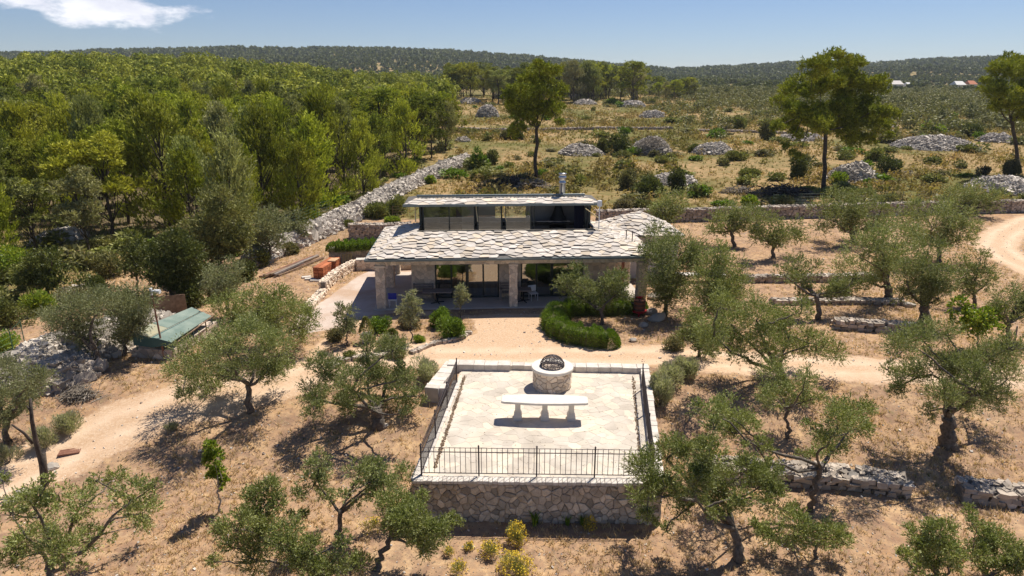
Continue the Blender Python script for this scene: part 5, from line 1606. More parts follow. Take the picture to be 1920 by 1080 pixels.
def iris(label, x, y, n_, h_):
    B = gp(x, y); g = np.random.default_rng(x + 3); r = root("iris_plant", label, "iris", B, "iris plants along the terrace wall")
    mb = MB(); 
    for i in range(n_):
        a = g.uniform(0, 6.28); t = g.uniform(.15, .5); w = .02; d = np.array([math.cos(a), math.sin(a), 0]); s = np.array([-d[1], d[0], 0]) * w; b = B + d * g.uniform(0, .12); H = h_ * g.uniform(.7, 1.2)
        p1 = b + d * t * .3 * H + [0, 0, H * .6]; p2 = b + d * t * H + [0, 0, H * .9]
        mb.add([b - s, b + s, p1 - s, p1 + s, p2], [[0, 1, 3, 2]], [[2, 3, 4]])
    mb.build("blades", MT["hedge"], r)


for a in [("iris clump just right of the tall yellow bush", 1003, 985, 22, .5), ("iris clump in the middle of the wall foot", 1062, 984, 18, .42), ("iris clump behind the small orange-yellow flowers", 1092, 983, 18, .5)]: iris(*a)

# potted conifers
for lab, x, y, s_ in (("clipped brownish cone conifer in a tall white-grey pot", 688, 642, 1.0), ("white-grey planter partly hidden behind the grey-green bush", 736, 641, .8)):
    B = gp(x, y); r = root("potted_conifer", lab, "potted plant", B)
    mb = MB()
    v = []
    for z, w in ((0, .17), (.48, .23), (.48, .19), (.40, .18)): v += [(-w, -w, z), (w, -w, z), (w, w, z), (-w, w, z)]
    q = [[k * 4 + i, k * 4 + (i + 1) % 4, k * 4 + 4 + (i + 1) % 4, k * 4 + 4 + i] for k in range(3) for i in range(4)] + [[12, 13, 14, 15]]
    mb.add(np.array(v) * s_ + B, q); mb.build("pot", MT["pot"], r)
    g = np.random.default_rng(int(x)); n = 1500; z = g.uniform(0, 1, n) ** .8; a = g.uniform(0, 6.28, n); w = .36 * (1 - z) ** .8 * (.75 + .25 * g.uniform(0, 1, n)) + .02
    P = np.stack([w * np.cos(a), w * np.sin(a), .45 + z * (.85 if s_ == 1 else .35)], -1) * s_ + B
    mb = MB(); leaves_at(mb, P, np.stack([np.cos(a), np.sin(a), 1 + 0 * a], -1), .10, .04, g, .5); mb.build("foliage", MT["scrub"], r)

# ------------------------------------------------------------------ dry-stone walls, rubble
def drystone(label, path, w, h, s=.30, seed=1, name="dry_stone_wall", cat="stone wall", mat="drystone", group=None, aspect=1.5, zoff=0.0, tops=1.0):
    g = np.random.default_rng(seed)
    s = s * .80; aspect = aspect * .78
    P = np.array([gp(*p) if len(p) == 2 else p for p in path], float)
    r = root(name, label, cat, P[0], group)
    mb = MB(); core = MB()
    for a, b in zip(P[:-1], P[1:]):
        L = np.linalg.norm((b - a)[:2]); d = (b - a) / max(L, 1e-6); nrm = np.array([d[1], -d[0], 0]); ang = math.atan2(d[1], d[0])
        nl = max(1, int(round(h / (s * .62)))); nc = max(1, int(L / (s * aspect * .82)))
        hs = h / nl
        for side in (-1, 1):
            for k in range(nl):
                nn = nc + int(g.integers(-1, 2)); nn = max(nn, 1)
                x = (np.arange(nn) + .5 + g.uniform(-.25, .25, nn)) * L / nn
                C = a + d * x[:, None] + nrm * side * (w / 2 - s * .22) + np.c_[np.zeros(nn), np.zeros(nn), np.full(nn, zoff + hs * (k + .5))]
                C += g.normal(0, .02, (nn, 3)); C[:, 2] = hgt(C[:, 0], C[:, 1]) + zoff + hs * (k + .5)
                S = np.c_[L / nn * g.uniform(.8, 1.1, nn), s * g.uniform(.7, 1.1, nn), hs * g.uniform(.85, 1.15, nn)]
                Rm = rand_rot(nn, g, .16); Rz = np.array([[math.cos(ang), -math.sin(ang), 0], [math.sin(ang), math.cos(ang), 0], [0, 0, 1]])
                Rr_ = rand_rot(nn, g, .12); 
                th_ = g.normal(0, .08, nn); c_, s_ = np.cos(th_), np.sin(th_); o = np.ones(nn); z = np.zeros(nn)
                Rj = np.stack([np.stack([c_, -s_, z], -1), np.stack([s_, c_, z], -1), np.stack([z, z, o], -1)], 1)
                stones(mb, C, S, g, jit=.19, Rm=Rz[None] @ Rj)
        nt = int(L * w / (s * s) * 1.6 * tops) + 1
        x = g.uniform(0, L, nt); y = g.uniform(-.45, .45, nt) * w
        C = a + d * x[:, None] + nrm * y[:, None]; C[:, 2] = hgt(C[:, 0], C[:, 1]) + zoff + h - s * .1
        stones(mb, C, np.c_[g.uniform(.5, 1, nt) * s, g.uniform(.5, .9, nt) * s, g.uniform(.3, .6, nt) * s], g, .5)
        ww = w / 2 - s * .35
        z0 = float(hgt(a[0], a[1])) + zoff; z1 = float(hgt(b[0], b[1])) + zoff
        core.add([a * [1, 1, 0] + nrm * ww + [0, 0, z0 - .2], b * [1, 1, 0] + nrm * ww + [0, 0, z1 - .2], b * [1, 1, 0] - nrm * ww + [0, 0, z1 - .2], a * [1, 1, 0] - nrm * ww + [0, 0, z0 - .2],
                  a * [1, 1, 0] + nrm * ww + [0, 0, z0 + h - s * .2], b * [1, 1, 0] + nrm * ww + [0, 0, z1 + h - s * .2], b * [1, 1, 0] - nrm * ww + [0, 0, z1 + h - s * .2], a * [1, 1, 0] - nrm * ww + [0, 0, z0 + h - s * .2]], BQ)
    mb.build("stones", MT[mat], r); core.build("rubble_core", MT["darkstone"], r)
    return r


drystone("long dry-stone wall across the back of the olive grove", [(1118, 418), (1200, 416), (1300, 414), (1420, 410), (1560, 406), (1700, 402), (1820, 399), (1960, 396)], .7, 1.15, .34, 21, aspect=1.6)
drystone("low terrace wall of big stones behind the tall leaning olive at the right", [(1310, 888), (1400, 893), (1500, 900), (1600, 908), (1698, 922)], .75, .48, .36, 22)
drystone("short end of a low stone wall at the right border", [(1795, 928), (1860, 936), (1990, 950)], .75, .48, .36, 23)
drystone("curved low terrace wall below the stout dark-trunk olive", [(1562, 614), (1620, 618), (1680, 622), (1722, 626)], .55, .5, .36, 24)
drystone("thin low terrace wall between the curved-trunk olive and the split-trunk olive", [(1448, 570), (1510, 569), (1580, 569), (1640, 569), (1692, 570)], .5, .28, .34, 25)
drystone("low terrace wall running behind the right grove's middle row", [(1390, 528), (1470, 528), (1560, 527), (1660, 524)], .5, .42, .34, 26)
drystone("dark dry-stone wall behind the green hedge left of the house", [(655, 447), (690, 446), (735, 446), (770, 444)], .7, 1.2, .32, 27)
drystone("diagonal low wall of pale stones beside the brick stack", [(606, 547), (625, 528), (645, 515), (667, 503)], .42, .62, .24, 28, mat="wallstone")
drystone("lower end of the diagonal pale wall sloping into the yard", [(575, 585), (590, 568), (606, 551)], .42, .32, .24, 29, mat="wallstone")
drystone("curved stone edging around the planted bed", [(880, 624), (868, 634), (845, 640), (815, 646), (790, 655), (770, 664)], .22, .14, .2, 30, name="stone_edging", cat="stone edging", tops=.3)
drystone("stone edging along the track below the slim olive", [(612, 684), (650, 676), (700, 670), (742, 668)], .3, .16, .24, 31, name="stone_edging", cat="stone edging", tops=.6)
drystone("thin line of stones across the dry field behind the lone pine", [(860, 243), (930, 246), (1060, 244), (1180, 243), (1260, 242)], .8, .5, .6, 32, name="field_wall")
drystone("stretch of field wall far out in the right of the field", [(1290, 246), (1400, 248), (1480, 252)], .8, .4, .6, 33, name="field_wall")


def heap(label, path, w, h, n, s, seed, name="rubble_heap", cat="stone heap", mat="rubble", flat=.8, group=None):
    n = int(n * 1.7); s = s * .74
    g = np.random.default_rng(seed); P = np.array([gp(*p) for p in path])
    if len(P) == 1: P = np.vstack([P, P + [.01, 0, 0]])
    w = np.interp(np.linspace(0, 1, len(P)), np.linspace(0, 1, len(np.atleast_1d(w))), np.atleast_1d(w)); h = np.interp(np.linspace(0, 1, len(P)), np.linspace(0, 1, len(np.atleast_1d(h))), np.atleast_1d(h))
    r = root(name, label, cat, P[0], group)
    seg = np.linalg.norm(np.diff(P, axis=0), axis=1); cum = np.r_[0, np.cumsum(seg)]; Lt = cum[-1]

    def top(x, y):
        best = np.full(x.shape, 9.0); hh = np.zeros(x.shape)
        for i in range(len(P) - 1):
            a, b = P[i, :2], P[i + 1, :2]; ab = b - a; t = np.clip(((x - a[0]) * ab[0] + (y - a[1]) * ab[1]) / max(ab @ ab, 1e-9), 0, 1)
            d = np.hypot(x - a[0] - t * ab[0], (y - a[1] - t * ab[1])) / (w[i] * (1 - t) + w[i + 1] * t)
            m = d < best; best = np.where(m, d, best); hh = np.where(m, h[i] * (1 - t) + h[i + 1] * t, hh)
        return hh * np.clip(1 - best ** 1.8, 0, 1) * (1 + .18 * wob(x, y, 1.2, off=4)), best
    s0 = g.uniform(0, Lt, n); c = np.stack([np.interp(s0, cum, P[:, i]) for i in range(2)], -1); ww = np.interp(s0, cum, w)
    a = g.uniform(0, 6.28, n); q = np.sqrt(g.uniform(0, 1, n)) * ww * 1.04
    x = c[:, 0] + q * np.cos(a); y = c[:, 1] + q * np.sin(a); tz, dd = top(x, y)
    C = np.stack([x, y, hgt(x, y) + tz + .02], -1)
    S = s * g.lognormal(0, .35, (n, 1)) * np.c_[np.ones(n), g.uniform(.55, .9, n), g.uniform(.3, .6, n)]
    mb = MB(); stones(mb, C, S, g, flat); mb.build("stones", MT[mat], r)
    x0, x1 = P[:, 0].min() - w.max(), P[:, 0].max() + w.max(); y0, y1 = P[:, 1].min() - w.max(), P[:, 1].max() + w.max()
    nx, ny = 60, 60; XX, YY = np.meshgrid(np.linspace(x0, x1, nx), np.linspace(y0, y1, ny)); tz, dd = top(XX, YY)
    ZZ = hgt(XX, YY) + tz - .05 - (dd > 1) * .25 + g.normal(0, .03, XX.shape)
    V = np.stack([XX, YY, ZZ], -1).reshape(-1, 3); ii = (np.arange(ny - 1)[:, None] * nx + np.arange(nx - 1)[None]).ravel(); Q = np.stack([ii, ii + 1, ii + nx + 1, ii + nx], -1)
    Q = Q[(dd.reshape(-1)[Q] < 1.15).any(1)]
    u_, inv = np.unique(Q, return_inverse=True); mb = MB(); mb.add(V[u_], inv.reshape(-1, 4)); mb.build("rubble_core", MT["darkstone"], r)
    return r


heap("long bank of loose grey rubble running along the edge of the wood", [(470, 500), (540, 466), (620, 428), (690, 388), (760, 352), (820, 325), (875, 303)], [.8, 1.0, 1.25, 1.35, 1.35, 1.4, 1.8], [.9, 1.0, 1.1, 1.0, 1.0, 1.0, 1.0], 11000, .36, 41, name="rubble_bank", cat="rubble bank")
heap("broad heap of loose grey rubble under the grey olives at the left", [(50, 690), (120, 668), (210, 640), (290, 610)], [1.6, 2.3, 2.2, 1.2], [.7, 1.0, .9, .6], 6500, .27, 42)
heap("dark end of the rubble heap with the bigger broken blocks", [(95, 712), (130, 700)], [1.2, 1.3], [.6, .7], 420, .46, 43, mat="drystone")
heap("small pale heap of stones in the clearing on the left", [(135, 556), (155, 553)], [1.0], [.5], 260, .3, 44)
heap("pale ledge of rubble in the dry clearing at the far left", [(95, 462), (130, 452)], [1.6], [1.0], 400, .4, 45)
HE = [(1090, 292, 42, 22, "low grey stone heap left of the dark round shrub"), (1220, 290, 38, 36, "stone heap wrapped in grey brush, middle of the field"), (1337, 290, 38, 24, "pale oval stone heap in the middle of the field"),
      (1262, 345, 42, 20, "small stone heap among the shrubs behind the house"), (914, 222, 22, 28, "steep grey stone heap left of the slim lone pine"), (882, 197, 22, 12, "flat pale stone heap at the edge of the wood"),
      (938, 188, 16, 9, "small stone heap beyond the steep one"), (1097, 199, 22, 12, "low conical stone heap in the far middle of the field"), (1185, 203, 26, 14, "long stone heap far out, upper end of the pair"),
      (1222, 222, 24, 14, "long stone heap far out, lower end of the pair"), (1077, 186, 12, 6, "tiny far stone heap near the tree belt"), (1598, 342, 46, 40, "large pale stone heap right of the umbrella pine"), (1752, 278, 74, 25, "very wide low stone heap in the right of the field"),
      (1866, 268, 32, 18, "stone heap with pale sticks near the right pine"), (1874, 360, 62, 32, "big stone heap at the right border behind the back wall"), (1500, 264, 42, 14, "flat stone heap behind the umbrella pine's trunk"),
      (868, 268, 14, 9, "small stone heap at the corner of the wood"), (1668, 242, 12, 6, "small distant stone heap right of the umbrella pine")]
for i, (x, y, rw, hh, lab) in enumerate(HE):
    B = gp(x, y); s = depth(B) / 1280; w_ = rw * s
    x_off = max(0, rw * .45)
    n = int(min(1500, 260 + rw * 16))
    heap(lab, [(x - x_off * .5, y - 3), (x + x_off * .5, y - 3)], [w_ * .85], [hh * s * .78], n, max(.30, s * 2.7), 60 + i, group="stone heaps in the field")


def brush(label, x, y, rw, hh, n, mat, seed, thick=.03):
    B = gp(x, y); s = depth(B) / 1280; g = np.random.default_rng(seed)
    r = root("brush_pile", label, "brush pile", B); mb = MB()
    for i in range(n):
        c = B + np.array([g.normal(0, .42) * rw * s, g.normal(0, .35) * rw * s * .6, 0]); c[2] = float(hgt(c[0], c[1])) + g.uniform(.02, hh * s) * max(.15, 1 - ((c[0] - B[0]) / (rw * s)) ** 2)
        d = unit(g.normal(0, 1, 3) * [1, 1, .35]) * g.uniform(.3, 1.0) * max(.8, rw * s * .45)
        limb(mb, c - d / 2, c + d / 2, thick * g.uniform(.6, 1.5), thick * .4, g, n=4, wobble=.12, k=4)
    mb.build("branches", MT[mat], r)


brush("dark pile of cut branches in the shade of the slim lone pine", 955, 346, 50, 14, 240, "dark_brush", 81, .06)
brush("pale tangle of cut roots and branches at the foot of the slim pine", 1000, 352, 42, 14, 160, "brush", 82, .06)
brush("pile of grey branches left of the umbrella pine's shadow", 1385, 362, 36, 12, 140, "brush", 83, .05)
brush("dark brush pile beneath the umbrella pine", 1470, 366, 60, 18, 260, "dark_brush", 84, .06)
brush("grey thorny brush growing over the middle stone heap", 1222, 290, 42, 34, 420, "brush", 85, .03)
brush("dry brown brush heap beside the left track", 148, 745, 36, 18, 320, "brush", 86, .014)
brush("scattered white sticks in front of the right stone heap", 1840, 372, 40, 6, 26, "brush", 87, .05)
brush("scattered pale sticks and stones in the right of the field", 1690, 328, 40, 8, 60, "brush", 88, .04)

# ------------------------------------------------------------------ shrubs of the field
SH = [(1158, 290, 22, 40, "dark_leaf", "dark round shrub between two stone heaps"), (1130, 286, 14, 24, "scrub", "grey-green shrub touching the dark round one"), (1175, 355, 20, 34, "scrub", "grey oval shrub behind the house's upper roof"),
      (1212, 368, 36, 34, "dark_leaf", "big leafy shrub behind the house's right corner"), (1270, 362, 22, 42, "dark_leaf", "tall dark shrub beside the big leafy shrub"), (1408, 388, 22, 24, "bright_leaf", "bright green round shrub near the back wall"),
      (1465, 386, 30, 20, "scrub", "grey low shrub right of the bright green one"), (1498, 335, 22, 44, "dark_leaf", "conical dark shrub left of the umbrella pine's trunk"), (1570, 345, 18, 22, "bright_leaf", "yellow-green shrub at the foot of the umbrella pine"),
      (1668, 325, 26, 30, "dark_leaf", "dark shrub right of the large pale stone heap"), (1640, 300, 22, 20, "scrub", "grey shrub above the large pale stone heap"), (900, 316, 20, 36, "hedge", "leafy green shrub at the end of the rubble bank"), (922, 308, 12, 26, "scrub", "dark narrow shrub near the end of the rubble bank"),
      (808, 344, 11, 14, "bright_leaf", "small bright shrub on the rubble bank"), (705, 408, 34, 26, "scrub", "wide dark shrub on the slope above the green hedge"), (745, 400, 24, 30, "scrub", "dark shrub left of the upper room"), (735, 418, 16, 10, "bright_leaf", "bright low shrub on the slope above the green hedge"),
      (970, 262, 14, 14, "dark_leaf", "dark shrub in the lone pine's shadow"), (950, 262, 12, 14, "scrub", "small shrub left of the one in the pine's shadow"), (1388, 245, 12, 20, "scrub", "small round shrub far in the field, lower of two"), (1383, 232, 9, 14, "scrub", "small round shrub far in the field, upper of two"),
      (1440, 262, 16, 30, "scrub", "tall scrub left of the umbrella pine"), (1748, 250, 20, 18, "bright_leaf", "yellow-green shrub above the wide stone heap"), (1820, 258, 24, 22, "dark_leaf", "dark shrub left of the heap with pale sticks"), (1895, 330, 14, 28, "scrub", "shrub at the right pine's foot"),
      (1840, 262, 14, 12, "hedge", "small green shrub beside the wide stone heap"), (1380, 300, 20, 14, "scrub", "low shrub right of the pale oval heap"), (1300, 285, 12, 12, "scrub", "low shrub left of the pale oval heap"), (1600, 378, 40, 22, "scrub", "wide grey shrub at the foot of the back wall's field side"), (1660, 382, 26, 18, "scrub", "grey shrub next to the wide one at the back wall"),
      (1405, 330, 26, 12, "scrub", "low green shrub in the middle distance of the field"), (650, 425, 14, 12, "scrub", "low bush by the wire fence posts"), (1165, 400, 24, 24, "scrub", "scrubby bush behind the roof mast"), (1205, 400, 22, 24, "scrub", "scrubby bush left of the bushy olive at the back wall")]
SH += [(20, 610, 48, 52, "scrub", "large bush at the left border beyond the rubble heap"), (75, 588, 38, 44, "bright_leaf", "yellow-green bush behind the left end of the rubble heap"), (140, 572, 34, 30, "scrub", "bush beside the small pale stone heap"), (5, 660, 34, 34, "bright_leaf", "bright bush at the left border by the green fence"),
       (180, 556, 34, 44, "dark_leaf", "dark bush right of the small pale stone heap"), (235, 580, 30, 38, "scrub", "bush behind the twin grey olives"), (280, 588, 30, 40, "dark_leaf", "dark leafy bush left of the leaning board panel"), (365, 574, 34, 46, "dark_leaf", "dark thicket bush right behind the green shelter"),
       (410, 560, 30, 36, "scrub", "olive-coloured bush between the oak and the timber"), (455, 524, 28, 34, "dark_leaf", "dark bush at the lower end of the rubble bank"), (480, 500, 26, 30, "scrub", "bush growing out of the rubble bank's lower end"), (545, 476, 22, 20, "scrub", "low bush on the rubble bank above the timber"),
       (600, 436, 20, 16, "hedge", "low green bush by the wire fence's far end"), (60, 540, 36, 50, "scrub", "tall bush in front of the glossy dark evergreen"), (30, 520, 40, 60, "bright_leaf", "bright young tree-like bush at the left border"), (210, 520, 34, 50, "scrub", "tall scrubby bush left of the brownish oak"), (350, 540, 34, 50, "dark_leaf", "dark bush filling the gap under the deciduous tree"), (392, 520, 34, 44, "scrub", "bush at the deciduous tree's foot")]
for i, (x, y, r_, h_, m_, lab) in enumerate(SH):
    make_shrub(lab, x, y, r_, h_, m_, n=1500 + r_ * 55, group="shrubs of the field" if x > 840 else None, leaf=1.05, lw=.45)
# many small scrub bushes: four kinds, then copies
kinds = []
for i in range(5):
    g = np.random.default_rng(900 + i); mb = shrub("", (0, 0, 0), .9, .9, .8, n=520, ll=.28, lw=.45, g=g, lumps=4)
    r = root("scrub_bush", "", "bush", (0, 0, 0), world_geo=False); mb.build("foliage", MT["scrub" if i != 2 else "hedge"], r); kinds.append(r)
g2 = np.random.default_rng(31); cnt = 0; zones = [("low scrub bush scattered over the near half of the field", "near scrub bushes of the field"), ("low scrub bush scattered over the far half of the field", "far scrub bushes of the field"), ("low bush on the dry ground at the foot of the wood", "bushes at the foot of the wood")]
first = [True] * 5
while cnt < 290:
    if cnt < 210:
        px = g2.uniform(845, 1960); py = 178 + 225 * g2.uniform() ** 1.3
        if 1100 < px and py > 392 or (px < 1180 and py > 372): continue
        z_ = 0 if py > 262 else 1
    else:
        px = g2.uniform(-30, 850); py = np.interp(px, _ex, _ey) + g2.uniform(-28, 10 if px < 560 else -4); z_ = 2
    B = gp(px, py); s = g2.uniform(.5, 1.45) * (1 + .004 * B[1]); k = int(g2.integers(0, 5)); sc = (s * g2.uniform(.8, 1.7), s * g2.uniform(.8, 1.3), s * g2.uniform(.4, 1.05))
    if z_ < 2:
        hn_ = min(HE, key=lambda h_: (h_[0] - px) ** 2 + 6 * (h_[1] - py) ** 2)[4]; zl_ = ("low scrub bush nearest the " + hn_, "scrub bushes nearest the " + hn_)
    else: zl_ = ("low bush at the foot of the wood, " + ("near the left border" if px < 250 else "behind the green shelter" if px < 520 else "beside the long rubble bank"),) * 2
    if first[k]:
        o = kinds[k]; first[k] = False; o.location = B; o.scale = sc; o["label"], o["group"] = zl_
    else:
        copy_tree(kinds[k], B, g2.uniform(0, 6.28), sc, *zl_)
    cnt += 1

# ------------------------------------------------------------------ grass, litter, pebbles (stuff)
def on_terrace(x, y): return inside(x, y, np.array([FL, FR, BR, BL])) | ((y > 25.4) & (y < 28.8) & (x > -3.7) & (x < -2))


def on_house(x, y):
    c, s = math.cos(HPHI), math.sin(HPHI); u = (x - HA[0]) * c + (y - HA[1]) * s; v = -(x - HA[0]) * s + (y - HA[1]) * c
    return (u > -.4) & (u < HW + .4) & (v > -.5) & (v < 8.4)


def scatter_ground(n, y0, y1, g, power=1.0):
    y = y0 + (y1 - y0) * g.uniform(0, 1, n) ** power; x = y * g.uniform(-.86, .86, n)
    r, gr, c = masks(x, y)
    ok = ~on_terrace(x, y) & ~on_house(x, y)
    return x, y, r, gr, c, ok


def blades(name, mat, x, y, per, h, w, g, lean=.5, kind="stuff"):
    n = len(x); X_ = np.repeat(x, per) + g.normal(0, h * .35, n * per); Y_ = np.repeat(y, per) + g.normal(0, h * .35, n * per)
    m = n * per; B = np.stack([X_, Y_, hgt(X_, Y_) - .01], -1); a = g.uniform(0, 6.28, m); hh = h * g.lognormal(0, .35, m) * np.repeat(np.ones(n), per)
    s = np.stack([np.cos(a), np.sin(a), 0 * a], -1) * w; d = np.stack([-np.sin(a), np.cos(a), 0 * a], -1) * (hh * lean * g.uniform(-1, 1, m))[:, None]
    T = B + d + np.stack([0 * a, 0 * a, hh], -1)
    v = np.stack([B - s, B + s, T], 1).reshape(-1, 3)
    mb = MB(); mb.add(v, None, np.arange(m * 3).reshape(-1, 3)); o = mb.build(name, MT[mat]); tag(o, kind=kind)


g3 = np.random.default_rng(8)
x, y, r_, gr, c_, ok = scatter_ground(60000, 13, 62, g3)
k = ok & (r_ < .3) & (c_ < .2) & (g3.uniform(0, 1, len(x)) < np.clip(.5 + 1.3 * wob(x, y, 5, off=1), .08, 1)); blades("dry_grass", "straw", x[k], y[k], 7, .11, .014, g3, 1.4)
x, y, r_, gr, c_, ok = scatter_ground(60000, 13, 62, g3)
k = ok & (r_ < .5) & (c_ < .2); n = k.sum()
mb = MB(); stones(mb, np.stack([x[k], y[k], hgt(x[k], y[k]) + .005], -1), np.c_[g3.uniform(.02, .06, n), g3.uniform(.01, .035, n), g3.uniform(.005, .015, n)], g3, .4); tag(mb.build("ground_litter", MT["litter"]), kind="stuff")
x, y, r_, gr, c_, ok = scatter_ground(9000, 13, 62, g3)
k = ok & (c_ < .2); n = k.sum(); s = .035 * g3.lognormal(0, .45, n)
mb = MB(); stones(mb, np.stack([x[k], y[k], hgt(x[k], y[k]) + s * .2], -1), np.c_[s, s * .8, s * .5], g3); tag(mb.build("pebbles", MT["pebble"]), kind="stuff")
x, y, r_, gr, c_, ok = scatter_ground(9000, 13, 64, g3)
k = ok & (r_ < .25) & (c_ < .2) & (wob(x, y, 3.5, off=12) > .28); blades("green_weeds", "greengrass", x[k], y[k], 6, .09, .014, g3, .9)
x, y, r_, gr, c_, ok = scatter_ground(90000, 58, 330, g3, 1.25)
k = (gr > .55) & (r_ < .4) & (x > -y * .12 - 3) & (g3.uniform(0, 1, len(x)) < np.clip(.5 + 1.3 * wob(x, y, 16, off=7), .25, 1)); x, y = x[k], y[k]
kn = y < 130; blades("field_grass", "fieldgrass", x[kn], y[kn], 6, .24, .045, g3, 1.2); blades("far_field_grass", "fieldgrass", x[~kn], y[~kn], 4, .38, .13, g3, 1.3)
x, y, r_, gr, c_, ok = scatter_ground(26000, 36, 140, g3, 1.0)
k = (gr > .55) & (x < -y * .12 - 3) & (r_ < .3); blades("wood_undergrowth", "scrub", x[k], y[k], 5, .35, .04, g3, .8)

# ------------------------------------------------------------------ yard things left of the house
# stepped masonry banks behind the brick stack
def bank(label, a, b, z0, z1, w, seed, mat="wallstone"):
    a = np.array(a, float); b = np.array(b, float); d = (b - a) / np.linalg.norm(b - a); nrm = np.array([d[1], -d[0]]); L = float(np.linalg.norm(b - a))
    r = root("retaining_wall", label, "retaining wall", (a[0], a[1], z0)); rg = random.Random(seed)
    mb = MB(); prism(mb, [a, b, b - nrm * w, a - nrm * w], z0, z1); mb.build("core", MT["mortar"], r)
    mb = MB(); clad(mb, [(0, z0), (L, z0), (L, z1), (0, z1)], .36, .24, lambda x, y, e: (a[0] + d[0] * x + nrm[0] * e, a[1] + d[1] * x + nrm[1] * e, y), rg, gap=.025, th=.05, var=.02, ch=.02)
    mb.build("facing_stones", MT[mat], r)
    mb = MB(); x = 0
    while x < L - .05:
        s = min(rg.uniform(.4, .8), L - x); pts = [a + d * x + nrm * .08, a + d * (x + s - .015) + nrm * .08, a + d * (x + s - .015) - nrm * w, a + d * x - nrm * w]; prism(mb, pts, z1, z1 + .07 + rg.uniform(-.01, .015), .01); x += s
    mb.build("capping", MT["coping"], r)


bank("lower pale masonry bank closing the back of the yard", gp(668, 507)[:2], gp(1010, 497)[:2] * [1, 1], 0, .72, .5, 1)
bank("upper masonry bank carrying the green hedge", gp(618, 497)[:2], gp(772, 494)[:2], 0, 1.15, .45, 2, mat="terrstone")

# timber stack
g4 = np.random.default_rng(12)
A = gp(500, 521); B = gp(596, 486)
for i in range(11):
    off = np.array([.55, .25, 0]) * ((i % 6) * .28 - .6); lay = i // 6
    a = A + off + [g4.uniform(-.3, .3), g4.uniform(-.2, .2), .08 + lay * .13]; b = B + off * .9 + [g4.uniform(-.4, .1), g4.uniform(-.3, .1), .10 + lay * .13]
    d = unit(b - a); L = np.linalg.norm(b - a); w = g4.uniform(.045, .08)
    side = unit(np.cross(d, [0, 0, 1.0])); upv = np.cross(side, d)
    mb = MB(); v = [a + side * sx * w + upv * sz * w * .8 + d * t for t in (0, L) for sx, sz in ((-1, -1), (1, -1), (1, 1), (-1, 1))]
    mb.add(v, [[0, 1, 2, 3], [7, 6, 5, 4], [0, 4, 5, 1], [1, 5, 6, 2], [2, 6, 7, 3], [3, 7, 4, 0]])
    o = mb.build("timber_beam", MT[("rust", "wood", "grey_wood", "wood")[i % 4]], org=tuple(a)); o.location = a
    tag(o, "long weathered timber beam lying in the stack beside the long rubble bank", "beam", "timber beams stacked by the rubble bank")

# hollow clay block stack with tiles on top
a = gp(607, 525); b = gp(640, 503); d = unit((b - a) * [1, 1, 0]); side = np.array([d[1], -d[0], 0]); L = np.linalg.norm((b - a)[:2])
nb_ = 8; bl = L / nb_; proto = None; ang = math.atan2(d[1], d[0])
mb = MB(); box(mb, 0, bl - .03, 0, .33, 0, .19)
for k in range(3):
    for j in range(2): box(mb, -.004, .0, .04 + .1 * k, .11 + .1 * k, .03 + j * .09, .09 + j * .09)
me = mb.mesh("clay_block"); me.materials.append(MT["terracotta"])
for lay in range(4):
    for row in range(2):
        for i in range(nb_):
            o = bpy.data.objects.new("clay_block", me); COL.objects.link(o)
            p = a + d * (i * bl) + side * (-.36 + row * .36) + [0, 0, .01 + lay * .21]
            o.location = p; o.rotation_euler = (0, 0, ang)
            tag(o, "orange hollow clay building block in the tall stack on the dirt plot", "clay block", "stacked orange clay blocks")
mid = a + d * (L * .62) + [0, 0, .86]
for i in range(5):
    mb = MB(); v = []; n = 8; c = mid + d * (i * .16 - .3)
    for s in (0, .55):
        for k in range(n + 1):
            t = math.pi * k / n; v.append(c + side * (s - .3) + d * (.085 * math.cos(t)) + [0, 0, .085 * math.sin(t) + .0])
    m1 = n + 1; mb.add(v, [[k, k + 1, m1 + k + 1, m1 + k] for k in range(n)]); o = mb.build("roof_tile", MT["clay_tile"], org=tuple(c)); o.location = c
    tag(o, "pale curved clay roof tile laid in a row on top of the clay blocks", "roof tile", "curved roof tiles on the clay blocks")
c = gp(650, 500); r = root("wooden_pallet", "yellow boarded pallet leaning against the masonry bank behind the clay blocks", "pallet", c)
for i in range(4):
    mb = MB(); x0 = i * .19
    v = [c + [-.30 + .02 * i, .25 - t * .0, 0] + np.array([x0 * .9 - .1, -.1 + s * .55, s * 1.05 + .05]) + np.array([q, 0, e]) for s in (0, 1) for q, e in ((0, 0), (.16, 0), (.16, .04), (0, .04)) for t in (0,)]
    mb.add(v, [[0, 1, 2, 3], [7, 6, 5, 4], [0, 4, 5, 1], [1, 5, 6, 2], [2, 6, 7, 3], [3, 7, 4, 0]]); mb.build("board", MT["yellow_wood"], r)
for s in (.2, .8):
    mb = MB(); p = c + [-.42, .15 + s * .55 + .03, s * 1.05]; box(mb, 0, .8, 0, .05, 0, .08, o=p); mb.build("crossbar", MT["wood"], r)
for i, (x, y) in enumerate(((595, 527), (582, 524), (573, 521))):
    p = gp(x, y); mb = MB(); bevbox(mb, -.45 + .1 * i, .35, -.16, .16, 0, .1, .015)
    o = mb.build("stone_slab", MT["coping"]); o.location = p; o.rotation_euler = (0, 0, .2 * i)
    tag(o, "flat stone slab lying at the foot of the clay blocks", "stone slab", "flat slabs by the clay blocks")

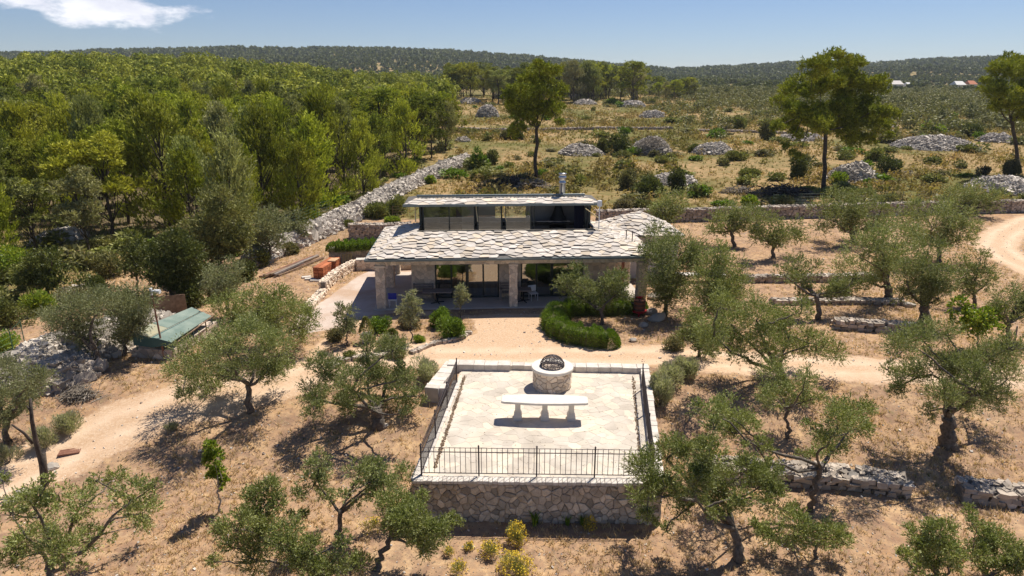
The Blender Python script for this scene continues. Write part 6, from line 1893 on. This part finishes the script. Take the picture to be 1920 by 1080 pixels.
# wire fence with green posts
def fence(label, pts, h=1.2, z=.0, mat="greenwire"):
    P = [gp(*p) + [0, 0, z] for p in pts]; r = root("wire_fence", label, "fence", P[0])
    for p in P: mb = MB(); tube(mb, [p - [0, 0, .2], p + [0, 0, h]], .02, 6); mb.build("post", MT[mat], r)
    mb = MB()
    for a_, b_ in zip(P[:-1], P[1:]):
        for k in range(5): tube(mb, [a_ + [0, 0, h * (.15 + .2 * k)], b_ + [0, 0, h * (.15 + .2 * k)]], .006, 3)
    mb.build("wires", MT[mat], r)


fence("green wire fence with posts along the rubble bank by the timber", [(488, 478), (528, 460), (563, 444), (597, 426), (620, 420)], 1.3, .9)
fence("wire fence with thin posts behind the long back wall", [(1448, 392), (1500, 390), (1555, 389), (1625, 387), (1690, 386), (1742, 384)], 1.5)
fence("short green wire fence at the left border by the rubble heap", [(-30, 712), (30, 680), (50, 660)], 1.3, .3)
fence("thin posts behind the left part of the house", [(737, 412), (769, 410), (790, 408)], 1.3, 0, "wood")

# green sheet shelter on a stone base
r = root("animal_shelter", "low shelter with a faded green sheet roof on a stone base at the left", "shelter", gp(285, 672))
zb = float(gp(285, 672)[2])
a0 = pz(248, 670, zb)[:2]; a1 = pz(325, 674, zb)[:2]; a2 = pz(408, 618, zb)[:2]; a3 = a0 + (a2 - a1)
rg = random.Random(6)
mb = MB(); prism(mb, [a0, a1, a2, a3], zb - .2, zb + .46); mb.build("stone_base", MT["mortar"], r)
for p, q in ((a0, a1), (a1, a2)):
    d = (q - p) / np.linalg.norm(q - p); nrm = np.array([d[1], -d[0]]); Lq = float(np.linalg.norm(q - p)); mb = MB()
    clad(mb, [(0, zb - .05), (Lq, zb - .05), (Lq, zb + .48), (0, zb + .48)], .34, .22, lambda x, y, e: (p[0] + d[0] * x + nrm[0] * e, p[1] + d[1] * x + nrm[1] * e, y), rg, th=.05)
    mb.build("facing_stones", MT["terrstone"], r)
u = a1 - a0; w = a2 - a1
zl, zr_ = zb + 1.55, zb + .98
zl, zr_ = zb + 1.32, zb + .92
q00, q10, q11, q01 = pz(254, 621, zl)[:2], pz(322, 640, zr_)[:2], pz(396, 592, zr_)[:2], pz(361, 576, zl)[:2]
def sh(s, t, z):
    p = (q00 * (1 - s) + q10 * s) * (1 - t) + (q01 * (1 - s) + q11 * s) * t
    return np.array([p[0], p[1], z])
def slab4(mb, p, th):
    P_ = np.array(p); mb.add(np.vstack([P_ - [0, 0, th], P_]), BQ)
mb = MB(); slab4(mb, [sh(.54, -.03, zl + (zr_ - zl) * .54), sh(1.02, -.03, zr_), sh(1.02, 1.0, zr_), sh(.54, 1.0, zl + (zr_ - zl) * .54)], .03); mb.build("roof_sheet", MT["shedgreen"], r)
mb = MB(); slab4(mb, [sh(-.05, .30, zl), sh(.46, .30, zl + (zr_ - zl) * .46), sh(.46, 1.0, zl + (zr_ - zl) * .46), sh(-.05, 1.0, zl)], .03); mb.build("roof_sheet", MT["shedgreen"], r)
mb = MB(); slab4(mb, [sh(-.05, -.03, zl), sh(.46, -.03, zl + (zr_ - zl) * .46), sh(.46, .295, zl + (zr_ - zl) * .46), sh(-.05, .295, zl)], .03); mb.build("roof_sheet", MT["worn_yellow"], r)
mb = MB(); slab4(mb, [sh(.46, -.03, zl + (zr_ - zl) * .46 - .04), sh(.54, -.03, zl + (zr_ - zl) * .54 - .04), sh(.54, 1.0, zl + (zr_ - zl) * .54 - .04), sh(.46, 1.0, zl + (zr_ - zl) * .46 - .04)], .02); mb.build("roof_valley", MT["shedgreen2"], r)
mb = MB(); mb.add([sh(-.05, -.035, zl - .02), sh(1.02, -.035, zr_ - .02), sh(1.02, -.035, zr_ - .12), sh(.5, -.035, zb + .62), sh(-.05, -.035, zb + .66)], None, [[0, 4, 3], [0, 3, 1], [1, 3, 2]]); mb.build("gable_sheet", MT["shedgreen2"], r)
mb = MB(); mb.add([sh(.4, .05, zb + .47), sh(.4, .95, zb + .47), sh(.4, .95, zl - .3), sh(.4, .05, zl - .3)], [[0, 1, 2, 3]]); mb.build("inner_panel", MT["black"], r)
mb = MB()
for s, t in ((-.03, 0), (1.0, 0), (1.0, .5), (1.0, 1), (-.03, 1)): mb = MB(); tube(mb, [sh(s, t, zb + .4), sh(s, t, (zl if s < .5 else zr_) - .02)], .03, 6); mb.build("post", MT["shedgreen2"], r)
mb = MB(); tube(mb, [sh(1.15, .0, zb + .9), sh(1.15, 1.1, zb + .95)], .03, 6); tube(mb, [sh(1.15, 0, zb + .4), sh(1.15, 0, zb + .9)], .03, 6); tube(mb, [sh(1.15, .75, zb + .4), sh(1.15, .75, zb + .93)], .03, 6); mb.build("handrail", MT["wood"], r)
c = gp(318, 592); mb = MB(); r2 = root("board_panel", "brown wooden board panel leaning behind the green shelter", "wooden panel", c)
box(mb, -1.1, .9, 0, .06, 0, 1.15, rotz(.35), c); mb.build("boards", MT["wood"], r2)
mb = MB(); tube(mb, [c + [-1.0, -.2, 0], c + [-1.25, 0, 1.5]], .05, 6); mb.build("prop", MT["wood"], r2)

# red pole with a floodlight
c = gp(309, 674); r = root("lamp_pole", "thin rusty red pole with a small white floodlight in front of the green shelter", "lamp pole", c)
H = float(py_(303, 541, c[1])[2] - c[2])
mb = MB(); tube(mb, [c - [0, 0, .2], c + [-.14, 0, H]], [.045, .035], 8); mb.build("pole", MT["redpaint"] if False else MT["rust"], r)
mb = MB(); box(mb, -.05, .05, -.05, .05, H - .30, H + .02, o=c + [-.14, -.02, 0]); mb.build("bracket", MT["white_paint"], r)
mb = MB(); tube(mb, [c + [-.08, -.05, H - .13], c + [.02, -.05, H - .12], c + [.30, -.08, H - .12]], [.05, .09, .10], 10); mb.build("floodlight", MT["white_paint"], r)

# pruned dead trunk at the left, with one bare limb
c = gp(82, 908); g5 = np.random.default_rng(3); r = root("dead_tree", "pruned dark bare trunk with one sawn limb near the left track", "dead tree", c)
Yd = c[1]; mb = MB()
P = [c - [0, 0, .2], py_(78, 870, Yd), py_(68, 830, Yd), py_(60, 790, Yd), py_(57, 748, Yd)]; tube(mb, P, [.11, .085, .08, .065, .045], 9)
tube(mb, [py_(62, 832, Yd), py_(45, 812, Yd), py_(22, 796, Yd - .3)], [.06, .045, .03], 7); tube(mb, [c + [.12, -.05, 0], py_(82, 850, Yd)], [.09, .07], 8)
tube(mb, [py_(57, 770, Yd), py_(50, 760, Yd)], [.04, .02], 5)
mb.build("trunk", MT["pine_bark"], r, smooth=True)

# drain grate in the track
c = gp(131, 848); r = root("drain_grate", "rusty rectangular slatted drain grate lying in the left track", "drain grate", c)
mb = MB(); Rg = rotz(math.radians(18)); z = .05
for y0, y1, x0, x1 in ((-.2, -.17, -.36, .36), (.17, .2, -.36, .36), (-.17, .17, -.36, -.33), (-.17, .17, .33, .36)): box(mb, x0, x1, y0, y1, 0, z, Rg, c)
mb.build("frame", MT["rust"], r)
mb = MB()
for k in range(16): x = -.32 + k * .04; box(mb, x, x + .026, -.17, .17, 0, z - .008, Rg, c)
mb.build("grating", MT["rust"], r)
# white cloth-like stones near the grate
for i, (x, y, s) in enumerate(((98, 878, .28), (1343, 552, .3), (1705, 575, .38), (1232, 600, .6), (1218, 588, .45), (1225, 560, .5), (720, 800, .2), (45, 930, .35), (25, 942, .3), (70, 920, .25), (1448, 566, .3), (1205, 612, .3), (1188, 640, .25), (625, 688, .35))):
    B_ = gp(x, y); g = np.random.default_rng(70 + i); bm_ = MB(); n = 12
    u = unit(g.normal(0, 1, (60, 3))); 
    # faceted boulder: sphere grid squashed by random planes
    th = np.linspace(0, math.pi, 8); ph = np.linspace(0, 2 * math.pi, 13)[:-1]; V = np.array([[math.sin(t) * math.cos(p), math.sin(t) * math.sin(p), math.cos(t)] for t in th for p in ph])
    rr = np.ones(len(V))
    for k in range(9):
        nn = unit(g.normal(0, 1, 3)); dd = g.uniform(.55, .85); pr = V @ nn; rr = np.where(pr > 0, np.minimum(rr, dd / np.maximum(pr, 1e-3)), rr)
    V = V * rr[:, None] * [s, s * .75, s * .6] + B_ + [0, 0, s * .25]
    bm_.add(V, [[a * 12 + b, a * 12 + (b + 1) % 12, (a + 1) * 12 + (b + 1) % 12, (a + 1) * 12 + b] for a in range(7) for b in range(12)])
    where = ("pale block on the track edge beside the drain grate", "pale stone at the end of the thin terrace wall", "lone rounded boulder by the thin terrace wall", "large grey boulder right of the wine press", "grey boulder just behind the wine press", "flat pale boulder behind the house's right column", "small stone at the thick olive's root", "pale boulder at the track edge in the lower left", "pale boulder at the left border below the track", "small boulder at the dead trunk's foot", "small white stone at the left end of the thin terrace wall", "pale stone below the wine press", "small stone right of the C-shaped hedge", "boulder at the end of the stone edging")[i]
    o = bm_.build("boulder", MT["rubble"], org=tuple(B_)); o.location = B_; tag(o, where, "boulder")

# ------------------------------------------------------------------ porch furniture
def bench(label, u0, u1, v, z=.07):
    o = hw((u0 + u1) / 2, v, z); r = root("garden_bench", label, "bench", o, "wooden porch benches", rz=HPHI, world_geo=False); w = (u1 - u0) / 2
    mb = MB(); 
    for k in range(4): box(mb, -w, w, -.25 + k * .12, -.15 + k * .12, .42, .46)
    mb.build("seat", MT["grey_wood"], r)
    mb = MB()
    for k in range(3): box(mb, -w, w, .22, .26, .55 + k * .15, .66 + k * .15)
    mb.build("backrest", MT["grey_wood"], r)
    for sx in (-1, 1):
        for y0, h_ in ((-.24, .62), (.20, .98)):
            mb = MB(); x_ = sx * (w - .06); box(mb, x_ - .04, x_ + .04, y0, y0 + .07, 0, h_); mb.build("leg", MT["grey_wood"], r)
        mb = MB(); x_ = sx * (w - .06); box(mb, x_ - .05, x_ + .05, -.26, .24, .62, .66); mb.build("armrest", MT["grey_wood"], r)


bench("grey wooden bench against the porch wall left of the left window", 1.9, 3.1, 1.45)
bench("grey wooden bench against the wall between the two windows, behind the middle column", 6.98, 8.15, 1.45)
bench("grey wooden bench against the porch wall right of the right window", 12.1, 13.1, 1.45)


def ptable(label, u, v, base_mat="black", w=.62, d=.4):
    o = hw(u, v, .07); r = root("porch_table", label, "table", o, rz=HPHI, world_geo=False)
    mb = MB(); bevbox(mb, -w, w, -d, d, .70, .76, .01); mb.build("tabletop", MT["grey_wood"], r)
    mb = MB(); tube(mb, [(0, 0, .04), (0, 0, .70)], .05, 10)
    for k in range(4): a = k * math.pi / 2 + .4; tube(mb, [(0, 0, .05), (.4 * math.cos(a), .4 * math.sin(a), .03)], .03, 6)
    mb.build("pedestal", MT[base_mat], r)


ptable("wooden table on a black pedestal foot in front of the left window", 3.35, .95, w=.85)
ptable("small wooden table beside the middle column, before the right window", 8.35, 1.0, w=.45)


def chair(label, u, v, mat, rz, blue=False):
    o = hw(u, v, .07); r = root("porch_chair", label, "chair", o, rz=rz, world_geo=False)
    mb = MB(); bevbox(mb, -.24, .24, -.22, .22, .42, .46, .01); mb.build("seat", MT[mat], r)
    for x in (-.21, .19):
        for y in (-.2, .18): mb = MB(); box(mb, x, x + .025, y, y + .025, 0, .42); mb.build("leg", MT["white_paint"], r)
    mb = MB(); box(mb, -.24, .24, .2, .23, .5, .86)
    mb.build("backrest", MT["blue" if blue else mat], r)


chair("white-legged chair with a blue back beside the left front column", .85, .4, "white_paint", HPHI + math.pi, True)
chair("white slatted chair standing in front of the right window", 8.95, 1.2, "white_paint", HPHI + .3)

# wine press
c = gp(1198, 590); r = root("wine_press", "old wine press with a reddish stave barrel and red screw handle at the right column", "wine press", c)
k_ = MB(); lathe(k_, [(.30, .26), (.32, .30), (.32, .86), (.29, .86), (.29, .82), (0, .82)], c, 20); tb = k_.build("barrel", MT["barrel"], r)
mb = MB()
for z in (.34, .58, .80): lathe(mb, [(.325, z), (.335, z), (.335, z + .05), (.325, z + .05)], c, 24)
mb.build("hoop", MT["iron"], tb)
mb = MB(); lathe(mb, [(.40, .18), (.42, .2), (.42, .28), (.3, .28)], c, 24); mb.build("tray", MT["redpaint"], r)
for a in (.3, 2.4, 4.5): mb = MB(); tube(mb, [c + [.3 * math.cos(a), .3 * math.sin(a), .22], c + [.42 * math.cos(a), .42 * math.sin(a), 0]], .04, 6); mb.build("leg", MT["redpaint"], r)
mb = MB(); tube(mb, [c + [0, 0, .8], c + [0, 0, 1.32]], .03, 8); mb.build("screw", MT["iron"], r)
mb = MB(); tube(mb, [c + [-.22, 0, 1.02], c + [.22, .05, 1.02]], .03, 6); lathe(mb, [(.1, .96), (.13, 1.0), (.1, 1.06), (0, 1.08)], c, 12); mb.build("handle", MT["redpaint"], r)

# long white slab bench under the trees and the slab table by the column
c = gp(1312, 528); mb = MB(); r = root("stone_bench", "long white stone slab seat behind the olives right of the house", "stone bench", c); bevbox(mb, -1.6, 1.6, -.35, .35, .42, .54, .02); v = mb
mb.v = [mb.v[0] + c]; mb.build("seat", MT["white_stone"], r)
for s in (-1.2, 1.2): mb = MB(); box(mb, s - .15, s + .15, -.3, .3, 0, .42, o=c); mb.build("support", MT["coping"], r)
c = hw(14.0, -1.0, 0); r = root("stone_block_table", "pale stone slab table half hidden behind the hedge olive", "stone table", c); mb = MB(); box(mb, -.9, .9, -.4, .4, .5, .64, o=c); mb.build("tabletop", MT["coping"], r)
mb = MB(); box(mb, -.6, .6, -.28, .28, 0, .5, o=c); mb.build("base", MT["terrstone"], r)
# prop of the right border olive
c = gp(1901, 655); mb = MB(); tube(mb, [c - [0, 0, .1], c + [0, .1, 1.15]], .035, 8); o = mb.build("prop_post", MT["grey_wood"], org=tuple(c)); o.location = c; tag(o, "thin grey post propping the olive at the right border", "post")
for x, y, lab in ((1503, 586, "thin post beside the curved-trunk olive"), (1498, 566, "short post behind the curved-trunk olive")):
    c = gp(x, y); mb = MB(); tube(mb, [c - [0, 0, .1], c + [0, 0, 1.0]], .025, 6); o = mb.build("garden_post", MT["grey_wood"], org=tuple(c)); o.location = c; tag(o, lab, "post")
# black irrigation hose end under the terrace wall
P = [gp(800, 972) + [0, 0, .12], gp(822, 968) + [0, 0, .2], gp(845, 965) + [0, 0, .1], gp(860, 975) + [0, 0, .03]]
mb = MB(); tube(mb, bez(*P, 14), .025, 6); o = mb.build("hose", MT["black"], org=tuple(P[0])); o.location = P[0]; tag(o, "black hose curling at the foot of the terrace's front wall", "hose")

# ------------------------------------------------------------------ far buildings on the hillside
for px, py, w, h, roofm, lab in ((1677, 163, 17, 5, "plaster", "white farmhouse with a pale roof on the far slope"), (1795, 163, 14, 4, "whitewall", "long low white building on the far slope"), (1818, 162, 11, 4, "redroof", "small far house with an orange tiled roof"), (1700, 166, 6, 2, "whitewall", "tiny white shed right of the far farmhouse")):
    dd = 520.0; p = py_(px, py, dd); s = dd * 1.04 / 1280; W_ = w * s; H_ = h * s * 1.5; p = np.array([p[0], dd, float(hgt(p[0], dd))]); top = py_(px, py - h, dd)[2]; H_ = max(top - p[2], 3.0)
    r = root("far_house", lab, "house", p); mb = MB(); W_ = W_ * .55; box(mb, -W_, W_, -4, 4, -1, H_, o=p); mb.build("wall", MT["whitewall"], r)
    mb = MB(); mb.add(np.array([(-W_ - .4, -4.6, H_), (W_ + .4, -4.6, H_), (W_ + .4, 4.6, H_), (-W_ - .4, 4.6, H_), (-W_ * .9, 0, H_ + 2.6), (W_ * .9, 0, H_ + 2.6)]) + p, [[0, 1, 5, 4], [2, 3, 4, 5], [3, 2, 1, 0]], [[0, 4, 3], [1, 2, 5]]); mb.build("roof", MT[roofm], r)
    if w > 10:
        for k in (-.5, .1, .6): mb = MB(); box(mb, W_ * k, W_ * k + 1.4, -4.06, -4.0, H_ * .3, H_ * .7, o=p); mb.build("window", MT["black"], r)

# ------------------------------------------------------------------ air between here and the hills
hm = bpy.data.materials.new("haze"); hm.use_nodes = True
hn = hm.node_tree.nodes; hn.clear(); ho = hn.new("ShaderNodeOutputMaterial"); hv = hn.new("ShaderNodeVolumePrincipled")
hv.inputs["Color"].default_value = (.78, .88, 1.0, 1); hv.inputs["Density"].default_value = .00010; hv.inputs["Anisotropy"].default_value = .2
hm.node_tree.links.new(hv.outputs[0], ho.inputs["Volume"])
mb = MB(); box(mb, flatv[:, 0].min() - 50, flatv[:, 0].max() + 50, -60, flatv[:, 1].max() + 50, float(flatv[:, 2].min()) - 1, max(float(flatv[:, 2].max()), CZ) + 22)
tag(mb.build("haze", hm), kind="stuff")
